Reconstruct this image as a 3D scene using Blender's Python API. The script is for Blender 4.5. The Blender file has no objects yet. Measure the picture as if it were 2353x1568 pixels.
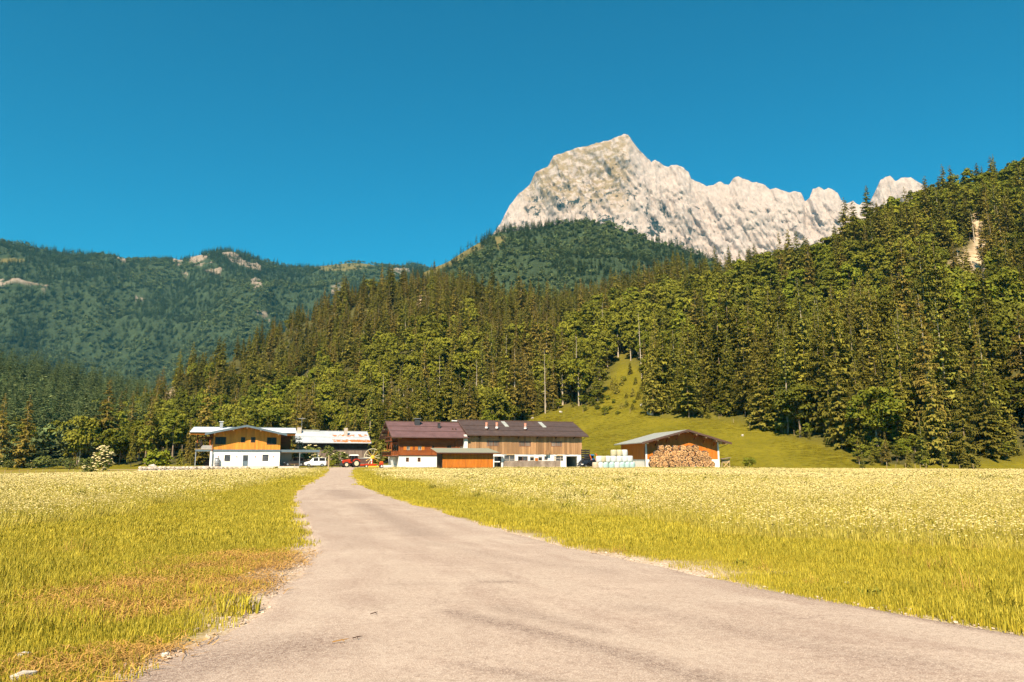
import bpy, bmesh, math, random
import numpy as np
from mathutils import Vector, Matrix, Euler
R = math.radians
random.seed(7)
sc = bpy.context.scene
col = sc.collection

# ------------------------------------------------------------ camera, sky, sun, exposure
FPX, HZ = 740.0, 459.5                       # focal length and horizon row in pixels of a 1024 x 682 frame
PITCH = math.atan((HZ - 341) / FPX)
CAM = Vector((0, 0, 1.6))
cd = bpy.data.cameras.new('camera'); cam = bpy.data.objects.new('camera', cd); col.objects.link(cam)
cam.location = CAM; cam.rotation_euler = (R(90) + PITCH, 0, 0)
cd.sensor_width = 36; cd.lens = 36 * FPX / 1024; cd.clip_start = 0.1; cd.clip_end = 30000
sc.camera = cam
SUN_EL, SUN_AZ = R(46), R(16)                # sun stands behind the camera, to the left
w = bpy.data.worlds.new('World'); sc.world = w; w.use_nodes = True
nt = w.node_tree; nt.nodes.clear()
sky = nt.nodes.new('ShaderNodeTexSky'); sky.sky_type = 'NISHITA'; sky.sun_disc = False
sky.sun_elevation = SUN_EL; sky.sun_rotation = math.pi + SUN_AZ
sky.air_density = 1.0; sky.dust_density = 0.7; sky.ozone_density = 2.0; sky.altitude = 800
tint = nt.nodes.new('ShaderNodeMix'); tint.data_type = 'RGBA'; tint.blend_type = 'MULTIPLY'
tint.inputs[0].default_value = 1.0; tint.inputs[7].default_value = (0.035, 0.95, 1.10, 1)
bg = nt.nodes.new('ShaderNodeBackground'); bg.inputs[1].default_value = 0.055
wo = nt.nodes.new('ShaderNodeOutputWorld')
nt.links.new(sky.outputs[0], tint.inputs[6]); nt.links.new(tint.outputs[2], bg.inputs[0]); nt.links.new(bg.outputs[0], wo.inputs[0])
sd = bpy.data.lights.new('sun', 'SUN'); sun = bpy.data.objects.new('sun', sd); col.objects.link(sun)
sd.energy = 5.0; sd.angle = R(0.5); sd.color = (1.0, 0.85, 0.64)
sun_from = Vector((-math.sin(SUN_AZ) * math.cos(SUN_EL), -math.cos(SUN_AZ) * math.cos(SUN_EL), math.sin(SUN_EL)))
sun.rotation_euler = sun_from.to_track_quat('Z', 'Y').to_euler(); sun.location = (0, 0, 60)
vs = sc.view_settings; vs.view_transform = 'Standard'; vs.look = 'None'; vs.exposure = 1.1; vs.gamma = 1.0; vs.use_curve_mapping = False
cy = sc.cycles
cy.max_bounces = 4; cy.diffuse_bounces = 2; cy.glossy_bounces = 2; cy.transmission_bounces = 2
cy.volume_bounces = 0; cy.transparent_max_bounces = 4; cy.caustics_reflective = False; cy.caustics_refractive = False
cy.use_adaptive_sampling = True; cy.adaptive_threshold = 0.02; cy.use_denoising = True

# ------------------------------------------------------------ pixel <-> place helpers (used while laying the place out)
cp, sp_ = math.cos(PITCH), math.sin(PITCH)
def ray(px, py):
    u, v = px - 512, 341 - py
    dy = FPX * cp - v * sp_
    return Vector((u / dy, 1.0, (FPX * sp_ + v * cp) / dy))
def at(px, py, Y): return CAM + ray(px, py) * Y
def proj(x, y, z):
    z = z - CAM.z
    d = y * cp + z * sp_; v = -y * sp_ + z * cp
    d = np.maximum(d, 1e-3)
    return 512 + FPX * x / d, 341 - FPX * v / d
def sstep(a, b, x):
    t = np.clip((np.asarray(x, float) - a) / (b - a), 0, 1); return t * t * (3 - 2 * t)
def gz(x, y):                                 # the valley floor
    x = np.asarray(x, float); y = np.asarray(y, float)
    yy = np.clip(y, 0, 240)
    z = -(yy / 150) * (0.45 + 1.35 * sstep(-40, -95, x) + 0.22 * sstep(50, 120, x)) - np.clip(y - 700, 0, 9000) * 0.02
    yard_ = sstep(-72, -62, x) * (1 - sstep(44, 56, x))
    return z + 0.40 * sstep(138.5, 145, y) * yard_ + 1.5 * sstep(147, 200, y) * sstep(-60, -74, x)
def gpt(px, py):
    Y = 20.0
    d = ray(px, py)
    for _ in range(40):
        Yn = (float(gz(d.x * Y, Y)) - CAM.z) / d.z if d.z < -1e-5 else 400
        Y = 0.5 * Y + 0.5 * min(max(Yn, 1), 400)
    return CAM + d * Y
D = 1024 / 2353.0                              # coordinates read off the 2353 px wide view of the photograph

def _hash(ix, iy, iz, s):
    h = (ix * 374761393 + iy * 668265263 + iz * 2147483647 + s * 1274126177) & 0xffffffff
    h = ((h ^ (h >> 13)) * 1274126177) & 0xffffffff
    return ((h ^ (h >> 16)) & 0xffff) / 65535.0
def vnoise(p, s=0):
    p = np.asarray(p, float); i = np.floor(p).astype(np.int64); f = p - i; f = f * f * (3 - 2 * f)
    r = 0
    for dx in (0, 1):
        for dy in (0, 1):
            for dz in (0, 1):
                wgt = (f[:, 0] if dx else 1 - f[:, 0]) * (f[:, 1] if dy else 1 - f[:, 1]) * (f[:, 2] if dz else 1 - f[:, 2])
                r = r + wgt * _hash(i[:, 0] + dx, i[:, 1] + dy, i[:, 2] + dz, s)
    return r * 2 - 1
def fbm(p, o=4, s=0, g=0.5):
    r = 0; a = 1
    for k in range(o): r = r + a * vnoise(p * 2 ** k, s + k); a *= g
    return r
def ridged(p, o=5, s=0, g=0.55):
    r = 0; a = 1
    for k in range(o): r = r + a * (1 - 2 * np.abs(vnoise(p * 2 ** k, s + k))); a *= g
    return r
def xyz(x, y, z=0):
    x = np.asarray(x, float).ravel(); return np.stack([x, np.zeros_like(x) + np.asarray(y, float).ravel(), np.zeros_like(x) + z], 1)

# ------------------------------------------------------------ materials
def mat(name, c1, c2=None, scale=4.0, rough=0.8, bump=0.0, stretch=(1, 1, 1), rand=0.0, spec=0.25, detail=4, attr=None, metal=0.0, bscale=None, ramp=(0.35, 0.65), randcol=None):
    m = bpy.data.materials.new(name); m.use_nodes = True
    n = m.node_tree.nodes; l = m.node_tree.links
    b = n['Principled BSDF']; b.inputs['Roughness'].default_value = rough; b.inputs['Metallic'].default_value = metal
    b.inputs['Specular IOR Level'].default_value = spec
    c2 = c2 or c1
    tc = n.new('ShaderNodeTexCoord'); mp = n.new('ShaderNodeMapping'); mp.inputs['Scale'].default_value = stretch
    l.new(tc.outputs['Object'], mp.inputs[0])
    nz = n.new('ShaderNodeTexNoise'); nz.inputs['Scale'].default_value = scale; nz.inputs['Detail'].default_value = detail; nz.inputs['Roughness'].default_value = 0.6
    l.new(mp.outputs[0], nz.inputs['Vector'])
    mr = n.new('ShaderNodeMapRange'); mr.inputs[1].default_value = ramp[0]; mr.inputs[2].default_value = ramp[1]
    l.new(nz.outputs['Fac'], mr.inputs[0])
    mx = n.new('ShaderNodeMix'); mx.data_type = 'RGBA'
    mx.inputs[6].default_value = (*c1, 1); mx.inputs[7].default_value = (*c2, 1)
    fac = mr.outputs[0]
    if attr:
        at_ = n.new('ShaderNodeAttribute'); at_.attribute_name = attr
        ad = n.new('ShaderNodeMath'); ad.operation = 'ADD'; ad.use_clamp = True
        sb = n.new('ShaderNodeMath'); sb.operation = 'MULTIPLY_ADD'; sb.inputs[1].default_value = 0.5; sb.inputs[2].default_value = -0.25
        l.new(mr.outputs[0], sb.inputs[0]); l.new(at_.outputs['Fac'], ad.inputs[0]); l.new(sb.outputs[0], ad.inputs[1]); fac = ad.outputs[0]
    l.new(fac, mx.inputs[0])
    out = mx.outputs[2]
    if rand or randcol:
        oi = n.new('ShaderNodeObjectInfo')
        if randcol:
            m3 = n.new('ShaderNodeMix'); m3.data_type = 'RGBA'; m3.inputs[7].default_value = (*randcol, 1)
            fr = n.new('ShaderNodeMath'); fr.operation = 'MULTIPLY'; fr.inputs[1].default_value = 7.13
            fr2 = n.new('ShaderNodeMath'); fr2.operation = 'FRACT'
            l.new(oi.outputs['Random'], fr.inputs[0]); l.new(fr.outputs[0], fr2.inputs[0])
            l.new(fr2.outputs[0], m3.inputs[0]); l.new(out, m3.inputs[6]); out = m3.outputs[2]
        hs = n.new('ShaderNodeHueSaturation')
        v = n.new('ShaderNodeMapRange'); v.inputs[3].default_value = 1 - rand; v.inputs[4].default_value = 1 + rand
        l.new(oi.outputs['Random'], v.inputs[0]); l.new(v.outputs[0], hs.inputs['Value']); l.new(out, hs.inputs['Color']); out = hs.outputs[0]
    l.new(out, b.inputs['Base Color'])
    if bump:
        bp = n.new('ShaderNodeBump'); bp.inputs['Strength'].default_value = bump; bp.inputs['Distance'].default_value = 0.05 if bscale is None else bscale
        l.new(nz.outputs['Fac'], bp.inputs['Height']); l.new(bp.outputs[0], b.inputs['Normal'])
    return m
MT = {}
def M_(k, *a, **kw): MT[k] = mat(k, *a, **kw)
M_('plaster', (0.80, 0.78, 0.74), (0.70, 0.67, 0.62), 0.6, ramp=(0.4, 0.8))
M_('larch', (0.66, 0.275, 0.04), (0.52, 0.195, 0.026), 3, stretch=(1, 1, 0.15), rand=0.16, rough=0.6)
M_('orange_wood', (0.56, 0.175, 0.018), (0.44, 0.125, 0.013), 3, stretch=(1, 1, 0.15), rand=0.10, rough=0.6)
M_('log_wood', (0.30, 0.085, 0.02), (0.20, 0.05, 0.012), 2.5, stretch=(0.2, 1, 1), rand=0.2, rough=0.65)
M_('dark_wood', (0.075, 0.035, 0.02), (0.04, 0.02, 0.012), 3, stretch=(1, 1, 0.2), rand=0.15)
M_('barn_wood', (0.42, 0.235, 0.11), (0.25, 0.13, 0.06), 2.2, stretch=(1.5, 1, 0.12), rand=0.34, rough=0.8, randcol=(0.36, 0.20, 0.10))
M_('grey_wood', (0.23, 0.17, 0.13), (0.14, 0.10, 0.085), 2.2, stretch=(1.5, 1, 0.12), rand=0.25)
M_('black_wood', (0.03, 0.025, 0.024), (0.018, 0.014, 0.013), 3, stretch=(1, 1, 0.2), rand=0.2)
M_('pale_wood', (0.62, 0.42, 0.22), (0.5, 0.3, 0.14), 6)
M_('fence_wood', (0.40, 0.30, 0.16), (0.28, 0.20, 0.11), 6, rand=0.2)
M_('blue_grey', (0.13, 0.17, 0.20), (0.10, 0.135, 0.165), 2, rough=0.5)
M_('white_metal', (0.82, 0.82, 0.82), (0.74, 0.75, 0.77), 1, rough=0.35)
M_('roof_brown', (0.092, 0.060, 0.050), (0.066, 0.042, 0.035), 1.2, rough=0.5, bump=0.3)
M_('roof_plum', (0.155, 0.085, 0.083), (0.115, 0.062, 0.060), 0.8, rough=0.55, bump=0.2, detail=6)
M_('roof_grey', (0.38, 0.38, 0.35), (0.31, 0.31, 0.285), 0.7, rough=0.45)
M_('roof_green', (0.22, 0.24, 0.18), (0.27, 0.235, 0.165), 0.7, rough=0.7)
M_('trim_brown', (0.11, 0.06, 0.045), (0.08, 0.045, 0.035), 5)
M_('glass', (0.012, 0.011, 0.012), (0.022, 0.02, 0.02), 0.7, rough=0.2, spec=0.2)
M_('glass_blue', (0.04, 0.045, 0.055), (0.10, 0.10, 0.105), 0.9, rough=0.2, spec=0.25)
M_('frame_light', (0.6, 0.52, 0.42), (0.5, 0.42, 0.34), 5)
M_('frame_brown', (0.20, 0.075, 0.035), None, 5)
M_('frame_dark', (0.045, 0.04, 0.04), None, 5)
M_('concrete', (0.33, 0.26, 0.21), (0.19, 0.14, 0.11), 0.9, bump=0.2, detail=7, rand=0.1)
M_('stone', (0.62, 0.52, 0.43), (0.46, 0.37, 0.29), 2.5, bump=0.4, rand=0.22)
M_('white_stone', (0.60, 0.53, 0.46), (0.40, 0.34, 0.28), 2.0, bump=0.4, rand=0.1)
M_('paving', (0.52, 0.45, 0.39), (0.43, 0.36, 0.30), 0.8, bump=0.1)
M_('metal_dark', (0.05, 0.05, 0.055), None, 5, rough=0.5)
M_('metal_grey', (0.35, 0.35, 0.36), (0.28, 0.28, 0.29), 4, rough=0.4, metal=0.3)
M_('copper', (0.45, 0.20, 0.14), (0.34, 0.14, 0.09), 4, rough=0.4)
M_('rubber', (0.02, 0.02, 0.02), (0.03, 0.028, 0.025), 8, rough=0.9)
M_('rim_cream', (0.62, 0.55, 0.40), None, 4, rough=0.5)
M_('rim_grey', (0.3, 0.3, 0.32), None, 4, rough=0.35, metal=0.5)
M_('paint_red', (0.52, 0.045, 0.012), (0.42, 0.035, 0.01), 3, rough=0.35, spec=0.4)
M_('paint_orange', (0.62, 0.13, 0.015), None, 3, rough=0.4)
M_('paint_yellow', (0.72, 0.40, 0.03), None, 3, rough=0.4)
M_('paint_white', (0.80, 0.79, 0.77), None, 3, rough=0.3, spec=0.5)
M_('paint_black', (0.012, 0.012, 0.016), None, 3, rough=0.15, spec=0.5)
M_('paint_bronze', (0.13, 0.085, 0.055), None, 3, rough=0.3, spec=0.5)
M_('paint_blue', (0.03, 0.16, 0.36), None, 3, rough=0.35)
M_('ivory', (0.70, 0.62, 0.42), None, 3, rough=0.5)
M_('lens', (0.75, 0.72, 0.68), None, 3, rough=0.1, spec=0.6)
M_('bale_white', (0.60, 0.60, 0.59), (0.50, 0.52, 0.52), 1.5, rough=0.35, bump=0.25, stretch=(1, 1, 6))
M_('bale_mint', (0.40, 0.54, 0.52), (0.34, 0.47, 0.45), 1.5, rough=0.35, bump=0.25, stretch=(1, 1, 6))
M_('bale_cream', (0.52, 0.46, 0.31), (0.44, 0.39, 0.25), 1.5, rough=0.35, bump=0.25, stretch=(1, 1, 6))
M_('bale_peach', (0.58, 0.44, 0.31), (0.50, 0.37, 0.25), 1.5, rough=0.35, bump=0.25, stretch=(1, 1, 6))
M_('log_pale', (0.80, 0.52, 0.26), (0.64, 0.36, 0.16), 5, rand=0.15)
M_('log_bark', (0.30, 0.16, 0.075), (0.18, 0.09, 0.045), 5, rand=0.2)
M_('log_end', (0.70, 0.40, 0.17), (0.50, 0.25, 0.10), 5, rand=0.2)
M_('cushion', (0.42, 0.40, 0.38), (0.3, 0.28, 0.27), 5, rand=0.1)
M_('fabric_dark', (0.03, 0.018, 0.014), None, 5)
M_('bark', (0.30, 0.22, 0.15), (0.17, 0.12, 0.08), 2, stretch=(2, 2, 0.3), rand=0.3)
M_('bark_pale', (0.50, 0.42, 0.32), (0.30, 0.23, 0.17), 2, stretch=(2, 2, 0.3), rand=0.2)
# foliage: colour differs from tree to tree (Object Info random) and leaf to leaf ('shade')
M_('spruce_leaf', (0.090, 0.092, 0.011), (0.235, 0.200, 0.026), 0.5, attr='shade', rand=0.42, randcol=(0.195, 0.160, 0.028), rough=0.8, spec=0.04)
M_('larch_leaf', (0.12, 0.125, 0.018), (0.23, 0.205, 0.035), 0.5, attr='shade', rand=0.25, rough=0.8, spec=0.04)
M_('brown_leaf', (0.15, 0.112, 0.020), (0.265, 0.192, 0.040), 0.5, attr='shade', rand=0.22, rough=0.8, spec=0.04)
M_('beech_leaf', (0.082, 0.105, 0.008), (0.215, 0.208, 0.018), 0.4, attr='shade', rand=0.42, randcol=(0.13, 0.125, 0.014), rough=0.7, spec=0.08)
M_('maple_leaf', (0.115, 0.125, 0.010), (0.235, 0.212, 0.020), 0.5, attr='shade', rand=0.30, randcol=(0.15, 0.14, 0.016), rough=0.7, spec=0.08)
M_('light_leaf', (0.16, 0.155, 0.022), (0.27, 0.235, 0.035), 0.6, attr='shade', rand=0.2, rough=0.6, spec=0.2)
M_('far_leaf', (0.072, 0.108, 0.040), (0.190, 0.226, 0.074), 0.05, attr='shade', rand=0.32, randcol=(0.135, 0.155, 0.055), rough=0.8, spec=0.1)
M_('shrub_leaf', (0.075, 0.095, 0.016), (0.17, 0.17, 0.03), 1.0, attr='shade', rand=0.3, rough=0.6, spec=0.2)
M_('blossom', (0.55, 0.44, 0.20), (0.68, 0.57, 0.30), 2, attr='shade')
M_('petal_mix', (0.55, 0.14, 0.05), (0.7, 0.4, 0.05), 9)
M_('grass_blade', (0.205, 0.182, 0.014), (0.53, 0.400, 0.036), 0.25, attr='shade', rand=0.14, rough=0.6, spec=0.2)
M_('meadow_blade', (0.27, 0.225, 0.022), (0.54, 0.42, 0.075), 0.25, attr='shade', rand=0.15, rough=0.6, spec=0.2)
M_('umbel', (0.44, 0.34, 0.10), (0.66, 0.53, 0.25), 0.3, attr='shade', rand=0.08)
M_('pasture_blade', (0.105, 0.092, 0.006), (0.205, 0.160, 0.012), 0.25, attr='shade', rand=0.2, rough=0.7, spec=0.1)
M_('weed_blade', (0.11, 0.115, 0.012), (0.26, 0.225, 0.03), 0.25, attr='shade', rand=0.2, rough=0.7, spec=0.1)
M_('straw', (0.33, 0.165, 0.035), (0.56, 0.32, 0.085), 0.5, attr='shade', rand=0.2)
M_('pebble', (0.42, 0.30, 0.22), (0.62, 0.49, 0.39), 3, rand=0.3, bump=0.2)

# ------------------------------------------------------------ mesh building
class MB:
    def __init__(s): s.v = []; s.f = []; s.m = []; s.mats = []; s.sh = {}
    def mi(s, k):
        if k not in s.mats: s.mats.append(k)
        return s.mats.index(k)
    def add(s, vs_, fs, m='plaster'):
        o = len(s.v); s.v += [tuple(q) for q in vs_]; k = s.mi(m)
        for f in fs: s.f.append(tuple(o + i for i in f)); s.m.append(k)
    def box(s, x0, x1, y0, y1, z0, z1, m='plaster'):
        s.hexa([(x0, y0, z0), (x1, y0, z0), (x1, y1, z0), (x0, y1, z0), (x0, y0, z1), (x1, y0, z1), (x1, y1, z1), (x0, y1, z1)], m)
    def hexa(s, p, m='plaster'):
        s.add(p, [(3, 2, 1, 0), (4, 5, 6, 7), (0, 1, 5, 4), (1, 2, 6, 5), (2, 3, 7, 6), (3, 0, 4, 7)], m)
    def prism(s, poly, y0, y1, m='plaster', axis='y'):      # poly of (a, z), extruded along y (or x)
        n = len(poly)
        g = (lambda a, z, y: (a, y, z)) if axis == 'y' else (lambda a, z, y: (y, a, z))
        vs_ = [g(a, z, y0) for a, z in poly] + [g(a, z, y1) for a, z in poly]
        s.add(vs_, [tuple(range(n)), tuple(range(2 * n - 1, n - 1, -1))] + [(i, i + n, (i + 1) % n + n, (i + 1) % n) for i in range(n)], m)
    def slab(s, a, b, c, d, t, m):                           # four corners of the top face, thickness t downwards
        q = [Vector(a), Vector(b), Vector(c), Vector(d)]
        s.hexa([p - Vector((0, 0, t)) for p in q] + q, m)
    def tube(s, a, b, r0, r1=None, n=8, m='plaster', cap=True):
        a = Vector(a); b = Vector(b); r1 = r0 if r1 is None else r1
        q = (b - a).to_track_quat('Z', 'Y'); vs_ = []
        for p, r in ((a, r0), (b, r1)):
            for i in range(n): vs_.append(p + q @ Vector((r * math.cos(2 * math.pi * i / n), r * math.sin(2 * math.pi * i / n), 0)))
        fs = [(i, (i + 1) % n, n + (i + 1) % n, n + i) for i in range(n)]
        if cap: fs += [tuple(range(n - 1, -1, -1)), tuple(range(n, 2 * n))]
        s.add(vs_, fs, m)
    def lathe(s, prof, n=16, m='plaster', org=(0, 0, 0), ax='z'):   # prof of (r, h)
        vs_ = []
        for r, h in prof:
            for i in range(n):
                c, d = r * math.cos(2 * math.pi * i / n), r * math.sin(2 * math.pi * i / n)
                p = (c, d, h) if ax == 'z' else ((c, h, d) if ax == 'y' else (h, c, d))
                vs_.append((p[0] + org[0], p[1] + org[1], p[2] + org[2]))
        fs = []
        for k in range(len(prof) - 1):
            for i in range(n): fs.append((k * n + i, k * n + (i + 1) % n, (k + 1) * n + (i + 1) % n, (k + 1) * n + i))
        fs += [tuple(range(n - 1, -1, -1)), tuple(range((len(prof) - 1) * n, len(prof) * n))]
        s.add(vs_, fs, m)
    def mesh(s, name, smooth=False):
        me = bpy.data.meshes.new(name); me.from_pydata(s.v, [], s.f)
        for k in s.mats: me.materials.append(MT[k])
        me.polygons.foreach_set('material_index', s.m)
        if smooth: me.polygons.foreach_set('use_smooth', [True] * len(s.f))
        me.validate(); me.update(); return me
    def build(s, name, parent=None, smooth=False):
        return link(name, s.mesh(name, smooth), parent)
def link(name, data, parent=None):
    o = bpy.data.objects.new(name, data); col.objects.link(o)
    if parent is not None: o.parent = parent
    return o
def tag(o, label=None, cat=None, group=None, kind=None):
    if label: o['label'] = label
    if cat: o['category'] = cat
    if group: o['group'] = group
    if kind: o['kind'] = kind
    return o
def thing(name, label, cat, loc=(0, 0, 0), rz=0.0, group=None):
    o = link(name, None); o.location = loc; o.rotation_euler = (0, 0, rz); return tag(o, label, cat, group)
def part(name, parent, fn, smooth=False):
    mb = MB(); fn(mb); return mb.build(name, parent, smooth)
def copy_tree(o, parent=None):
    c = o.copy(); col.objects.link(c); c.parent = parent
    for ch in o.children: copy_tree(ch, c)
    return c
def np_mesh(name, V, faces_list, mats, mi=None, attrs=None, smooth=False):
    """V (n,3); faces_list: list of int arrays (m,3) or (m,4); attrs: {name: per-vertex float}"""
    me = bpy.data.meshes.new(name); V = np.asarray(V, np.float32)
    loops = np.concatenate([f.ravel() for f in faces_list]).astype(np.int32)
    tot = np.concatenate([np.full(len(f), f.shape[1]) for f in faces_list]).astype(np.int32)
    st = np.concatenate([[0], np.cumsum(tot)[:-1]]).astype(np.int32)
    me.vertices.add(len(V)); me.vertices.foreach_set('co', V.ravel())
    me.loops.add(len(loops)); me.loops.foreach_set('vertex_index', loops)
    me.polygons.add(len(tot)); me.polygons.foreach_set('loop_start', st); me.polygons.foreach_set('loop_total', tot)
    if mi is not None: me.polygons.foreach_set('material_index', np.asarray(mi, np.int32))
    me.polygons.foreach_set('use_smooth', np.full(len(tot), smooth))
    for k in mats: me.materials.append(MT[k] if isinstance(k, str) else k)
    for k, a in (attrs or {}).items():
        if np.ndim(a) == 2:
            t = me.attributes.new(k, 'FLOAT_COLOR', 'POINT'); t.data.foreach_set('color', np.asarray(a, np.float32).ravel())
        else:
            t = me.attributes.new(k, 'FLOAT', 'POINT'); t.data.foreach_set('value', np.asarray(a, np.float32))
    me.update(); me.validate(); return me
def grid_faces(nu, nv):
    i = np.arange(nu - 1)[:, None] * nv + np.arange(nv - 1)[None, :]; i = i.ravel()
    return np.stack([i, i + nv, i + nv + 1, i + 1], 1)

# ------------------------------------------------------------ road edges read on the valley floor
def xfun(pts):                                  # list of world points -> X as a function of Y
    a = sorted((p.y, p.x) for p in pts); Y = np.array([q[0] for q in a]); X = np.array([q[1] for q in a])
    return lambda y: np.interp(y, Y, X)
_l = [(870, 1395), (940, 1340), (1130, 1250), (1330, 1165), (1500, 1085), (1700, 960), (1820, 870), (1900, 770), (1960, 700), (2040, 620), (2095, 530), (2100, 450), (2075, 350), (2010, 250), (1985, 150), (2000, 110), (2070, 60), (2150, 10)]
LE = [gpt(x * .14875, 475 + y * .14875) for x, y in _l] + [gpt(329, 468.2)]
_r = [(530, 60), (530, 90), (570, 150), (680, 200), (820, 255), (970, 300), (1100, 330), (1270, 385), (1440, 430), (1640, 485), (1850, 545), (2050, 595), (2353, 655)]
RE = [gpt(275 + x * .14875, 462.5 + y * .14875) for x, y in _r]
RE += [gpt(625 + x * .1695, 462.5 + y * .1695) for x, y in [(200, 620), (400, 660), (600, 700), (800, 755), (1000, 795), (1300, 840), (1600, 885), (1900, 940), (2100, 985), (2353, 1040)]] + [gpt(353.5, 468.2)]
LE += [Vector((-3.6, 4.6, 0)), Vector((-6.2, 3.6, 0)), Vector((-14, 2.4, 0)), Vector((-40, 0.5, 0)), Vector((-40, -12, 0)), Vector((-38, 158, 0)), Vector((-37.5, 175, 0))]
RE += [Vector((6.2, 6.0, 0)), Vector((9.5, 5.0, 0)), Vector((18, 3.9, 0)), Vector((40, 2.0, 0)), Vector((40, -12, 0)), Vector((-31, 158, 0)), Vector((-26, 175, 0))]
_LX, _RX = xfun(LE), xfun(RE)
def smooth_fn(f):
    ys = np.concatenate([np.linspace(-12, 40, 260), np.linspace(40.5, 175, 180)]); v = f(ys)
    for _ in range(2):
        v[1:-1] = .25 * v[:-2] + .5 * v[1:-1] + .25 * v[2:]
    return lambda y: np.interp(y, ys, v)
LX, RX = smooth_fn(_LX), smooth_fn(_RX)
def lwob(y): return LX(y) + 0.10 * vnoise(xyz(np.asarray(y) * 1.3, 3.1), 5) + 0.05 * vnoise(xyz(np.asarray(y) * 4.7, 1.1), 6)
def rwob(y): return RX(y) + 0.08 * vnoise(xyz(np.asarray(y) * 1.1, 8.1), 7) + 0.05 * vnoise(xyz(np.asarray(y) * 4.1, 2.1), 8)
def rdist(x, y):                                # signed distance outside the road (rough, in metres)
    yc = np.clip(y, -12, 150)
    d = np.maximum(LX(yc) - x, x - RX(yc))
    best = d
    for dy in (-3, -1.5, 1.5, 3):
        yy = np.clip(yc + dy, -12, 150); dd = np.maximum(LX(yy) - x, x - RX(yy))
        best = np.minimum(best, np.where(dd > 0, np.hypot(dd, dy), abs(dy)) if True else d)
    return np.where(d < 0, d, np.minimum(d, best))

# ------------------------------------------------------------ ground sheet
def spaced(bounds):
    out = []
    for a, b, st in bounds: out.append(np.arange(a, b, st))
    return np.concatenate(out + [[bounds[-1][1]]])
gx = spaced([(-9000, -600, 700), (-600, -120, 30), (-120, -40, 5), (-40, -16, 1.2), (-16, 16, .28), (16, 40, 1.2), (40, 120, 5), (120, 600, 30), (600, 9000, 700)])
gy = spaced([(-2000, -60, 200), (-60, 0, 6), (0, 4, 1), (4, 22, .28), (22, 60, .8), (60, 260, 3.5), (260, 900, 40), (900, 9000, 600)])
GX, GY = np.meshgrid(gx, gy, indexing='ij')
GZ = gz(GX, GY); RD = rdist(GX.ravel(), GY.ravel()).reshape(GX.shape); RD = np.where((GY < -12) | (GY > 170), 50, RD)
GZ = GZ - 0.07 * (RD < -0.25)
nse = fbm(xyz(GX * .35, GY * .35), 4, 3).reshape(GX.shape); GZ = GZ + np.where((RD > 0.3) & (GY < 150) & (GY > -10), 0.035 * nse, 0)
# the farm's yard and the gardens around the buildings
yard = sstep(138, 146, GY) * (1 - sstep(196, 206, GY)) * sstep(-66, -60, GX) * (1 - sstep(46, 52, GX))
gravel = np.clip(np.where(GX < RX(np.clip(GY, 0, 150)) - 1, 1 - RD / (0.35 + 0.5 * sstep(-.2, .8, nse) + 0.5 * (np.abs(GY - 13.5) < 4.5)), 1 - RD / (0.18 + 0.35 * sstep(.1, .9, nse) + 1.1 * (np.abs(GY - 12.2) < 1.4) * (nse > -.2) + 0.9 * ((GY < 7.2) & (GX > 4)))), 0, 1) * (GY < 140)
dry = np.zeros_like(GX)
for px_, py_, rx, ry in ((225, 565, 1.6, 2.2), (150, 588, 1.7, 1.5), (95, 610, 1.3, 1.1), (255, 585, 1.3, .9), (185, 655, 1.7, .55), (120, 668, 1.4, .5)):
    q = gpt(px_, py_); dry = np.maximum(dry, 1 - np.hypot((GX - q.x) / rx, (GY - q.y) / ry))
dry = np.clip(dry * 1.6 + .25 * nse, 0, 1)
gcol = np.stack([gravel, dry, yard, np.ones_like(GX)], -1).reshape(-1, 4)

def mask_ground():
    m = bpy.data.materials.new('meadow_soil'); m.use_nodes = True; n = m.node_tree.nodes; l = m.node_tree.links
    b = n['Principled BSDF']; b.inputs['Roughness'].default_value = 0.9; b.inputs['Specular IOR Level'].default_value = 0.1
    tc = n.new('ShaderNodeTexCoord'); at_ = n.new('ShaderNodeAttribute'); at_.attribute_name = 'mask'; sep = n.new('ShaderNodeSeparateColor'); l.new(at_.outputs['Color'], sep.inputs[0])
    def nz(s, d=5):
        k = n.new('ShaderNodeTexNoise'); k.inputs['Scale'].default_value = s; k.inputs['Detail'].default_value = d; l.new(tc.outputs['Object'], k.inputs['Vector']); return k.outputs['Fac']
    def mix(f, a, b_):
        k = n.new('ShaderNodeMix'); k.data_type = 'RGBA'
        for s_, v in ((0, f), (6, a), (7, b_)):
            if isinstance(v, tuple): k.inputs[s_].default_value = (*v, 1)
            else: l.new(v, k.inputs[s_])
        return k.outputs[2]
    def rng_(f, a, b_):
        k = n.new('ShaderNodeMapRange'); k.inputs[1].default_value = a; k.inputs[2].default_value = b_; l.new(f, k.inputs[0]); return k.outputs[0]
    g1 = mix(rng_(nz(9), .35, .65), (.14, .105, .015), (.27, .195, .028))
    g2 = mix(rng_(nz(.12), .4, .62), g1, (.27, .24, .04))
    big = n.new('ShaderNodeSeparateXYZ'); l.new(tc.outputs['Object'], big.inputs[0])
    st = mix(rng_(nz(14), .3, .7), (.24, .12, .028), (.40, .22, .06))
    gv = mix(rng_(nz(26), .35, .65), (.33, .22, .15), (.62, .50, .40))
    yd = mix(rng_(nz(.8), .3, .7), (.42, .36, .26), (.34, .31, .13))
    c = mix(sep.outputs[1], g2, st); c = mix(sep.outputs[0], c, gv); c = mix(sep.outputs[2], c, yd)
    l.new(c, b.inputs['Base Color'])
    bp = n.new('ShaderNodeBump'); bp.inputs['Strength'].default_value = .5; bp.inputs['Distance'].default_value = .03; l.new(nz(22), bp.inputs['Height']); l.new(bp.outputs[0], b.inputs['Normal'])
    return m
GM = mask_ground()
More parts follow.
